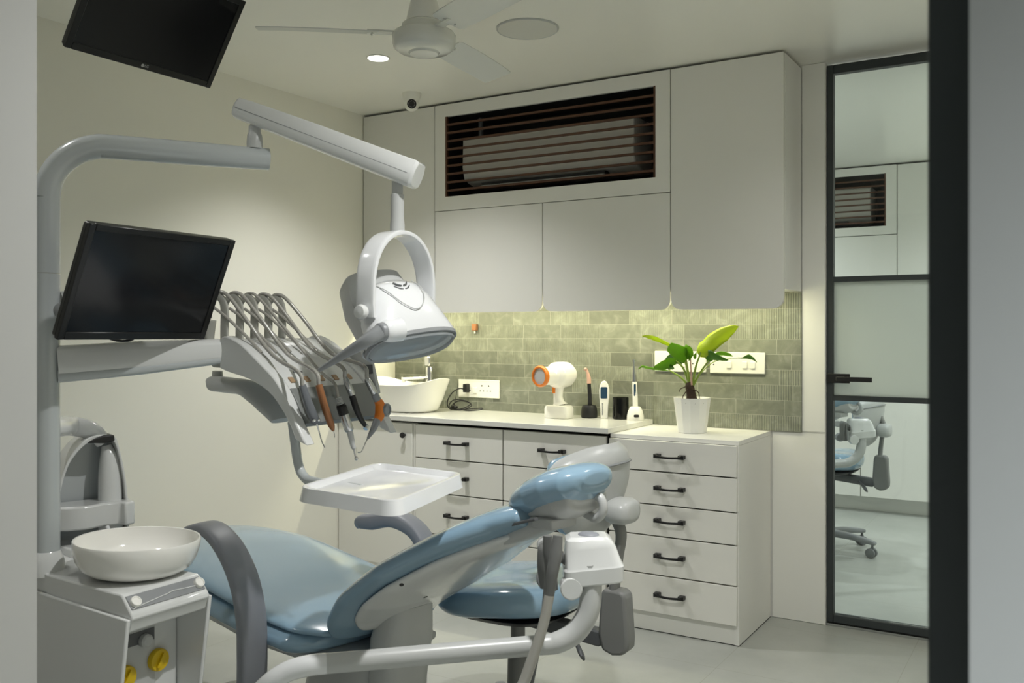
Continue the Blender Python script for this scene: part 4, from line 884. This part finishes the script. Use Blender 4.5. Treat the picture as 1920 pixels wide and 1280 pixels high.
obj('upper_body', MB().tube([hp(702, 738, .010), hp(709, 752, .014)], [.0090, .0098], 16, 1), 'mgrey', t)
obj('grip', MB().sweep(sup(16, 2.5), [hp(708, 750, .014), hp(712, 758, .016), hp(713, 770, .018), hp(711, 781, .018), hp(707, 789, .018)], [.0095, .0120, .0128, .0120, .0085], n=5), 'orange', t)
obj('dial', MB().lathe([(.016, 0), (.0175, .002), (.0175, .010), (.0155, .013), (.011, .0135), (.0105, .0115), (.001, .012)], hp(720, 768, .020), RT * .9 - FW * .35, 24), 'mgrey', t)
obj('lower_body', MB().tube([hp(707, 788, .018), hp(701, 802, .020), hp(693, 816, .024), hp(689, 823, .026)], [.0098, .0085, .0050, .0025], 14, 4), 'mgrey', t)
obj('hook', MB().tube([hp(689, 822, .026), hp(684, 833, .028), hp(679, 844, .030), hp(676, 847.5, .030), hp(671, 848, .030)], [.0018, .0016, .0015, .0014, .0012], 8, 5), 'steel', t)
# ---- tray
ex = ((cn[1] - cn[0]) + (cn[2] - cn[3])) / 2; ey = ((cn[3] - cn[0]) + (cn[2] - cn[1])) / 2; ex.z = ey.z = 0
def tray_loop(k, z, r):
    lx, ly = ex.length / 2 + k, ey.length / 2 + k; u, v_ = ex.normalized(), ey.normalized()
    return [V((cc.x, cc.y, 0)) + u * a + v_ * b + UP * z for a, b in rrect(-lx, lx, -ly, ly, r, 7)]
t = thing('instrument_tray', 'white empty rimmed instrument tray below the console', 'tray', V((cc.x, cc.y, ZTR - .032)))
obj('tray', MB().loft([tray_loop(-.022, ZTR - .012, .030), tray_loop(-.014, ZTR - .002, .034), tray_loop(-.010, ZTR + .0, .036), tray_loop(-.003, ZTR - .001, .040), tray_loop(.004, ZTR - .030, .044), tray_loop(.000, ZTR - .030, .042), tray_loop(-.007, ZTR - .006, .038), tray_loop(-.02, ZTR - .015, .030)]), 'shellw', t, angle=50)
# ================================================================ MONITORS
def monitor(name, label, cat, pos, yaw, pitch, roll, w, h, bz, th, dens='bezel'):
    R = Matrix.Rotation(math.radians(yaw), 3, 'Z') @ Matrix.Rotation(math.radians(pitch), 3, 'X') @ Matrix.Rotation(math.radians(roll), 3, 'Y')
    X, Y, Z = R @ V((1, 0, 0)), R @ V((0, 1, 0)), R @ V((0, 0, 1)); p = V(pos)
    t = thing(name, label, cat, p)
    b = MB().frame(-w/2, w/2, -h/2, h/2, -w/2 + bz, w/2 - bz, -h/2 + bz * 1.1, h/2 - bz * .9, 0, .012); b.move(p, R); obj('bezel', b, 'bezel', t, bevel=.0015, seg=1)
    s = MB().box(-w/2 + bz, w/2 - bz, .003, .010, -h/2 + bz * 1.1, h/2 - bz * .9); s.move(p, R); obj('screen', s, 'screen', t)
    rings = [[V((x * a, y, z * c)) for x, z in rrect(-w/2, w/2, -h/2, h/2, .008, 3)] for a, c, y in ((.998, .998, .012), (.995, .995, .022), (.86, .80, th * .8), (.5, .5, th), (.3, .3, th))]
    s = MB().loft(rings); s.move(p, R); obj('back_cover', s, 'bezel', t, angle=40)
    return t, p, X, Y, Z
m1, p, X, Y, Z = monitor('chairside_monitor', 'black flat monitor on the column, tilted screen switched off, lower one', 'monitor', (-1.783, 1.363, 1.352), 93.1, 23.8, .2, .406, .262, .016, .045)
mt = p + Y * .045; zm = 1.300
obj('mount', MB().obox(mt + Y * .012, X * .05, Z * .05, Y * .012).tube([mt + Y * .02, V((-1.93, 1.33, 1.31)), V((-1.985, 1.285, zm)), V((CP.x + .01, CP.y + .01, zm))], .017, 14, 3), 'mgrey', m1)
q0 = p - Z * .129 + Y * .02
obj('cable', MB().tube([q0 + X * -.078 + Z * .01, q0 + X * -.065 - Z * .004, q0 + X * -.035 - Z * .013, q0 - Z * .012 + X * .0, q0 + X * .02 + Z * .004], .003, 8, 5), 'black', m1)
m2, p, X, Y, Z = monitor('ceiling_monitor', 'black television hanging from the ceiling, tilted down, upper left', 'television', (-2.262, 1.757, 2.148), 90.6, 33.5, -.1, .50, .295, .019, .05)
obj('ceiling_mount', MB().obox(p + Y * .062, X * .05, Z * .05, Y * .012).tube([p + Y * .07, V((p.x - .12, p.y, p.z + .12)), V((p.x - .14, p.y, CEIL - .012))], .02, 14, 4).lathe([(.06, -.014), (.06, -.002), (.055, 0)], (p.x - .14, p.y, CEIL - .001), UP, 24), 'mgrey', m2)
lg = p - Z * (.1475 - .0115) - Y * .0009
text('logo', 'LG', .0115, lg + X * .007, X, Z, 'logo', m2, .0002)
obj('logo_disc', MB().lathe([(.0050, 0), (.0050, .0008)], lg - X * .0065 + Y * .0004, -Y, 20), 'logo', m2)
# ================================================================ ASSISTANT HOLDER
ac = thing('assistant_arm', 'grey tubular assistant arm with holder head in front of the backrest', 'assistant arm', (-1.2, 1.5, .55))
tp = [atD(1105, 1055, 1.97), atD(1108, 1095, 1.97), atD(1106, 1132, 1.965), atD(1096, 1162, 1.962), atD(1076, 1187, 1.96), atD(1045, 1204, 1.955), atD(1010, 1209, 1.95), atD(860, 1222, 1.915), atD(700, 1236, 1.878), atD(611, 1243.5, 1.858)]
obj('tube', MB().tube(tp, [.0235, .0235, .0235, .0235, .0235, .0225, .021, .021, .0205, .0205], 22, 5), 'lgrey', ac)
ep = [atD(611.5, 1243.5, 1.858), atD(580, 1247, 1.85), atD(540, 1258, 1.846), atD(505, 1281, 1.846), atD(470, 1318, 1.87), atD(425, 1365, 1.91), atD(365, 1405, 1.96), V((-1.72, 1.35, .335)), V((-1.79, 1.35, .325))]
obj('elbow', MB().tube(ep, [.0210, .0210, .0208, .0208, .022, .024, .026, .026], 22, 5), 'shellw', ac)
# head
hd_ = V((-.890, 1.795, .762)); u_ = RT.copy(); w_ = FW.copy()
def hp3(a, b, c): return hd_ + u_ * a + w_ * b + UP * c
lay = [(-.056, .064, .048, -.050), (-.061, .067, .052, -.046), (-.062, .067, .052, -.016), (-.059, .063, .049, -.011), (-.059, .050, .044, .026), (-.056, .042, .038, .042), (-.046, .032, .030, .049)]
rings = []
for a0_, a1_, b_, c_ in lay:
    cx_ = (a0_ + a1_) / 2; hw_ = (a1_ - a0_) / 2; sl = .10
    rings.append([hp3(cx_ + x * hw_, y * b_, c_ + sl * (cx_ + x * hw_) * (1 if c_ < .04 else .2)) for x, y in sup(32, 7)])
hdo = obj('holder_head', MB().loft(rings), 'shell', ac, bevel=.0, angle=30)
obj('signal_button', MB().ball(hp3(-.006, -.004, .049), (.024, .020, .007), 20, 10), 'purple', hdo)
# clips and pivot discs on the left of the head
for k, (dx_, dz_) in enumerate(((-.082, .012), (-.100, .018))):
    obj('clip', MB().sweep(sup(12, 4), [hp3(dx_ + .03, -.01, dz_ - .02), hp3(dx_ + .006, -.02 - .01 * k, dz_), hp3(dx_ - .004, -.028 - .012 * k, dz_ + .01), hp3(dx_ - .006, -.03 - .012 * k, dz_ - .03), hp3(dx_ - .002, -.028 - .01 * k, dz_ - .075)], [.012, .013, .012, .012, .010], [.010, .010, .009, .009, .007], n=5), 'clip', ac, angle=60)
obj('pivot_disc', MB().cyl(hp3(-.046, -.052, -.056), hp3(-.046, -.016, -.056), .024, seg=28), 'shell', ac, bevel=.003)
obj('pivot_disc', MB().cyl(hp3(-.098, .0, -.050), hp3(-.098, .03, -.050), .021, seg=28), 'mgrey', ac, bevel=.003)
obj('pivot_disc', MB().cyl(hp3(-.100, .03, .016), hp3(-.100, .05, .016), .017, seg=28), 'lgrey', ac, bevel=.003)
for nm, lab, pts, r0, mt_ in (('saliva_ejector', 'slim grey saliva ejector hose hanging from the assistant holder', [(1027, 1004, 1.90), (1027, 1036, 1.90), (1030, 1066, 1.90), (1026, 1110, 1.90), (1019, 1160, 1.895), (1008, 1215, 1.89), (996, 1275, 1.88), (985, 1340, 1.87)], [.0095, .0105, .010, .0085, .0065, .0065, .0065, .0065], 'mgrey'),
                        ('suction_hose', 'thick grey suction hose hanging from the assistant holder', [(1046, 1004, 1.87), (1042, 1040, 1.865), (1036, 1072, 1.86), (1030, 1115, 1.86), (1020, 1165, 1.855), (1005, 1215, 1.85), (986, 1270, 1.845), (965, 1340, 1.84)], [.010, .0135, .0125, .0105, .0105, .0110, .0115, .0115], 'hose')):
    P = [atD(*q) for q in pts]; P += [V((P[-1].x - .02, P[-1].y - .01, .20)), V((P[-1].x - .16, P[-1].y + .02, .10)), V((P[-1].x - .40, P[-1].y - .05, .12))]
    t = thing(nm, lab, 'suction hose', P[0])
    obj('handle', MB().tube(P[:4], r0[:4], 14, 5), 'clip', t); obj('hose', MB().tube(P[3:], [r0[3]] + r0[4:] + [r0[-1]] * 3, 14, 5), mt_ if mt_ == 'hose' else 'dgrey', t)
# ================================================================ OPERATOR STOOL (back towards +X)
S = V((-1.42, 2.37, 0)); stool = thing('operator_stool', 'blue and grey operator stool on castors behind the patient chair', 'stool', S)
def sl_(x, y, z): return S + V((x, y, z))
rings = []
for k, zz, dn in ((.60, .482, 0), (.88, .486, 0), (.985, .507, 0), (1., .540, 0), (.97, .568, 0), (.85, .584, 0), (.55, .590, 0), (.2, .588, 0)):
    rings.append([sl_(x * .205 * k - .005, y * .212 * k, zz + .012 * (x * k) - .008 * math.cos(3 * math.atan2(y, x)) * k) for x, y in sup(44, 2.7)])
obj('seat', MB().loft(rings), 'bluegloss', stool, sub=1, angle=180)
obj('seat_base', MB().loft([[sl_(x * a - .0, y * b, z) for x, y in sup(28, 3)] for a, b, z in ((.10, .11, .458), (.16, .17, .475), (.175, .185, .490))]), 'black', stool, angle=50)
obj('gas_column', MB().lathe([(.040, .080), (.036, .10), (.032, .12), (.028, .33), (.024, .335), (.020, .345), (.020, .46)], S, UP, 28), 'stoolg', stool)
for k in range(5):
    a = math.radians(-12 + 72 * k); dr = V((math.cos(a), math.sin(a), 0)); sdd = V((-dr.y, dr.x, 0))
    lg_ = MB().sweep(sup(14, 4), [S + dr * .02 + UP * .105, S + dr * .14 + UP * .103, S + dr * .27 + UP * .088, S + dr * .292 + UP * .080], [.028, .024, .017, .012], [.022, .018, .013, .008], n=4, fixed=True); l_ = obj('leg', lg_, 'mgrey', stool, angle=50)
    c_ = S + dr * .275; ca = MB().cyl(c_ + UP * .058, c_ + UP * .085, .007)
    for s_ in (-1, 1): ca.lathe([(.012, 0), (.0265, .001), (.028, .005), (.0265, .016), (.016, .020), (.001, .020)], c_ + UP * .0285 + sdd * (s_ * .006) - dr * .006, sdd * s_, 22)
    ca.box(c_.x - .008, c_.x + .008, c_.y - .008, c_.y + .008, .030, .060); obj('castor', ca, 'castor', l_, angle=50)
# backrest: curved shell with blue pad inside
def backsurf(u, v): # u across -1..1, v up 0..1
    wid = (.105 + .095 * min(1, v / .55)) * (1 - .12 * max(0, v - .8) / .2); y = wid * u; z = .737 + .305 * v
    if v > .7: z -= .035 * (v - .7) / .3 * abs(u) ** 3
    x = .235 + .02 * math.sin(v * 2.6) + .045 * v - .11 * (abs(u) ** 2.0) * (.35 + .65 * v); return sl_(x, y, z)
def bshell(x0, x1, us, vs_, ed):
    front = []; n1, n2 = 20, 16
    def pt(i, j, off):
        u = -1 + 2 * i / n1; v = j / n2; uu = u; vv = v
        r = (abs(u) ** 4 + abs(2 * v - 1) ** 4) ** .25; k = 1 / max(1, r) if r > 1 else 1
        uu, vv = u * k, .5 + (v - .5) * k
        edge = max(0, 1 - max(abs(u), abs(2 * v - 1)) ** 8)
        return backsurf(uu * us, .5 + (vv - .5) * vs_) + V((off * edge + x0, 0, 0))
    mb = MB(); A = [pt(i, j, x1) for j in range(n2 + 1) for i in range(n1 + 1)]; B = [pt(i, j, ed) for j in range(n2 + 1) for i in range(n1 + 1)]
    n = n1 + 1; fs = []; tot = len(A)
    for j in range(n2):
        for i in range(n1):
            a = j * n + i; fs.append((a, a + 1, a + n + 1, a + n)); fs.append((tot + a, tot + a + n, tot + a + n + 1, tot + a + 1))
    bd = [(j * n) for j in range(n2, 0, -1)] + list(range(n1)) + [j * n + n1 for j in range(n2)] + [n2 * n + i for i in range(n1, 0, -1)]
    for q in range(len(bd)): a, b = bd[q], bd[(q + 1) % len(bd)]; fs.append((a, tot + a, tot + b, b))
    return mb.add(A + B, fs)
bs = obj('backrest', bshell(.0, .030, 1.0, 1.0, -.012), 'lgrey', stool, sub=1, angle=70)
obj('back_pad', bshell(-.002, .004, .97, .97, -.052), 'bluegloss', stool, sub=1, angle=120)
rib = [backsurf(u, .80 - .06 * u * u) + V((.031 - .012 * abs(u) ** 3, 0, 0)) for u in (-.92, -.6, -.3, 0, .3, .6, .92)]
obj('shell_groove', MB().tube(rib, .004, 8, 4), 'mgrey', bs)
kn = sl_(.318, -.015, .835)
obj('tension_knob', MB().loft([[kn + V((q, y * a, z * b)) for y, z in sup(28, 2.6)] for q, a, b in ((-.025, .050, .034), (-.01, .056, .040), (.02, .055, .040), (.036, .046, .033), (.040, .03, .02))]), 'lgrey', stool, angle=60)
obj('support_bar', MB().sweep(sup(14, 4), [sl_(.300, -.01, .815), sl_(.318, -.01, .76), sl_(.308, -.01, .68), sl_(.300, -.01, .60), sl_(.300, -.01, .52)], [.020, .020, .020, .020, .020], [.011, .010, .010, .010, .010], up=(1, 0, 0), n=5, fixed=True), 'stoolg', stool, angle=60)
cas = [(.275, .590), (.328, .590), (.341, .575), (.349, .44), (.347, .412), (.332, .392), (.302, .386), (.272, .398), (.262, .45), (.268, .56)]
obj('support_casing', MB().prism([sl_(x, -.036, z) for x, z in cas], (0, .052, 0)), 'stoolg', stool, bevel=.010, seg=3)
obj('seat_arm', MB().prism([sl_(x, -.028, z) for x, z in ((.02, .425), (.02, .470), (.16, .462), (.27, .452), (.285, .42), (.26, .402), (.16, .412))], (0, .036, 0)), 'dgrey', stool, bevel=.006)
obj('height_lever', MB().sweep(sup(14, 3), [sl_(.19, -.03, .43), sl_(.215, -.06, .415), sl_(.240, -.085, .398), sl_(.25, -.095, .390)], [.006, .012, .020, .013], [.005, .006, .007, .004], up=(1, 0, 0), n=4, fixed=True), 'dgrey', stool, angle=60)
# ================================================================ NEXT ROOM (seen through the glass door)
NY = 6.70
def flat_cab(name, label, x0, x1, z0, z1, group):
    t = thing(name, label, 'cabinet', ((x0 + x1) / 2, NY + .1, z0), group)
    obj('carcass', MB().box(x0, x1, NY + .020, 7.34, z0, z1), 'lamw', t); obj('door', MB().box(x0 + .002, x1 - .002, NY, NY + .018, z0 + .002, z1 - .002), 'lam', t, bevel=.001, seg=1); return t
AX0, AX1, AZ = -2.30, -1.012, 1.915
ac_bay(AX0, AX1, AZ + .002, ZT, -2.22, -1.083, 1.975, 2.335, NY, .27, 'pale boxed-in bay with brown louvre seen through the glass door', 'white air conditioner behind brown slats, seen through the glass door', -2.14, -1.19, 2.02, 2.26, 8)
txt_a = [o for o in bpy.data.objects if o.name.startswith('air_conditioner.') or o.name == 'air_conditioner']
nc = 'cabinets in the next room'
flat_cab('wall_cabinet', 'plain pale cabinet below the louvre, seen through the glass door', AX0, AX1, .905, AZ - .001, nc)
flat_cab('tall_cabinet', 'plain tall pale cabinet right of the louvre, seen through the glass door', AX1 + .001, XR - .02, .905, ZT, nc)
sx_ = onY(1613.5, 640, NY).x
flat_cab('base_cabinet', 'plain low pale cabinet left of the seam, seen through the glass door', AX0, sx_ - .0005, .11, .903, nc)
flat_cab('base_cabinet', 'plain low pale cabinet right of the seam, seen through the glass door', sx_ + .0005, XR - .02, .11, .903, nc)
struct('baseboard_far', MB().box(AX0, XR - .02, NY + .12, NY + .14, 0, .1085), 'lamw')
stool.scale = (1.08, 1.08, .90)
s2 = dup(stool, (.215, 3.09, 0), 'grey and blue operator stool seen through the glass door', rz=math.radians(-4)); s2.scale = (1, 1, .96)
for k_ in kids(s2):
    if k_.name.split('.')[0] in ('backrest', 'back_pad', 'tension_knob'): k_.location.z -= .10
dup(chair, (-.03, 3.13, 0), 'pale blue reclined chair in the next room, only its headrest showing')
dup(ac, (-.03, 3.13, 0), 'assistant holder in the next room beside the far headrest')
# ================================================================ CAMERA, WORLD, VIEW
cam = bpy.data.cameras.new('camera'); co = bpy.data.objects.new('camera', cam); C.objects.link(co)
co.location = EYE; co.rotation_euler = (math.radians(90), 0, math.atan2(-FW.x, FW.y))
cam.sensor_width = 36; cam.lens = 36 * F / 1920; cam.shift_y = -(640 - CY) / 1920 ; cam.clip_start = .02
cam.dof.use_dof = True; cam.dof.focus_distance = 3.0; cam.dof.aperture_fstop = 7
bpy.context.scene.camera = co
w = bpy.data.worlds.new('world'); bpy.context.scene.world = w; w.use_nodes = True
w.node_tree.nodes['Background'].inputs[0].default_value = (.80, .88, 1, 1); w.node_tree.nodes['Background'].inputs[1].default_value = .05
sc_ = bpy.context.scene; vs2 = sc_.view_settings
vs2.view_transform = 'Standard'; vs2.look = 'None'; vs2.gamma = 1; vs2.exposure = 0.2; vs2.use_curve_mapping = False
sc_.cycles.max_bounces = 10; sc_.cycles.diffuse_bounces = 6; sc_.cycles.glossy_bounces = 5; sc_.cycles.transparent_max_bounces = 10
sc_.cycles.caustics_reflective = False; sc_.cycles.caustics_refractive = False; sc_.cycles.sample_clamp_indirect = 6
sc_.cycles.use_denoising = True
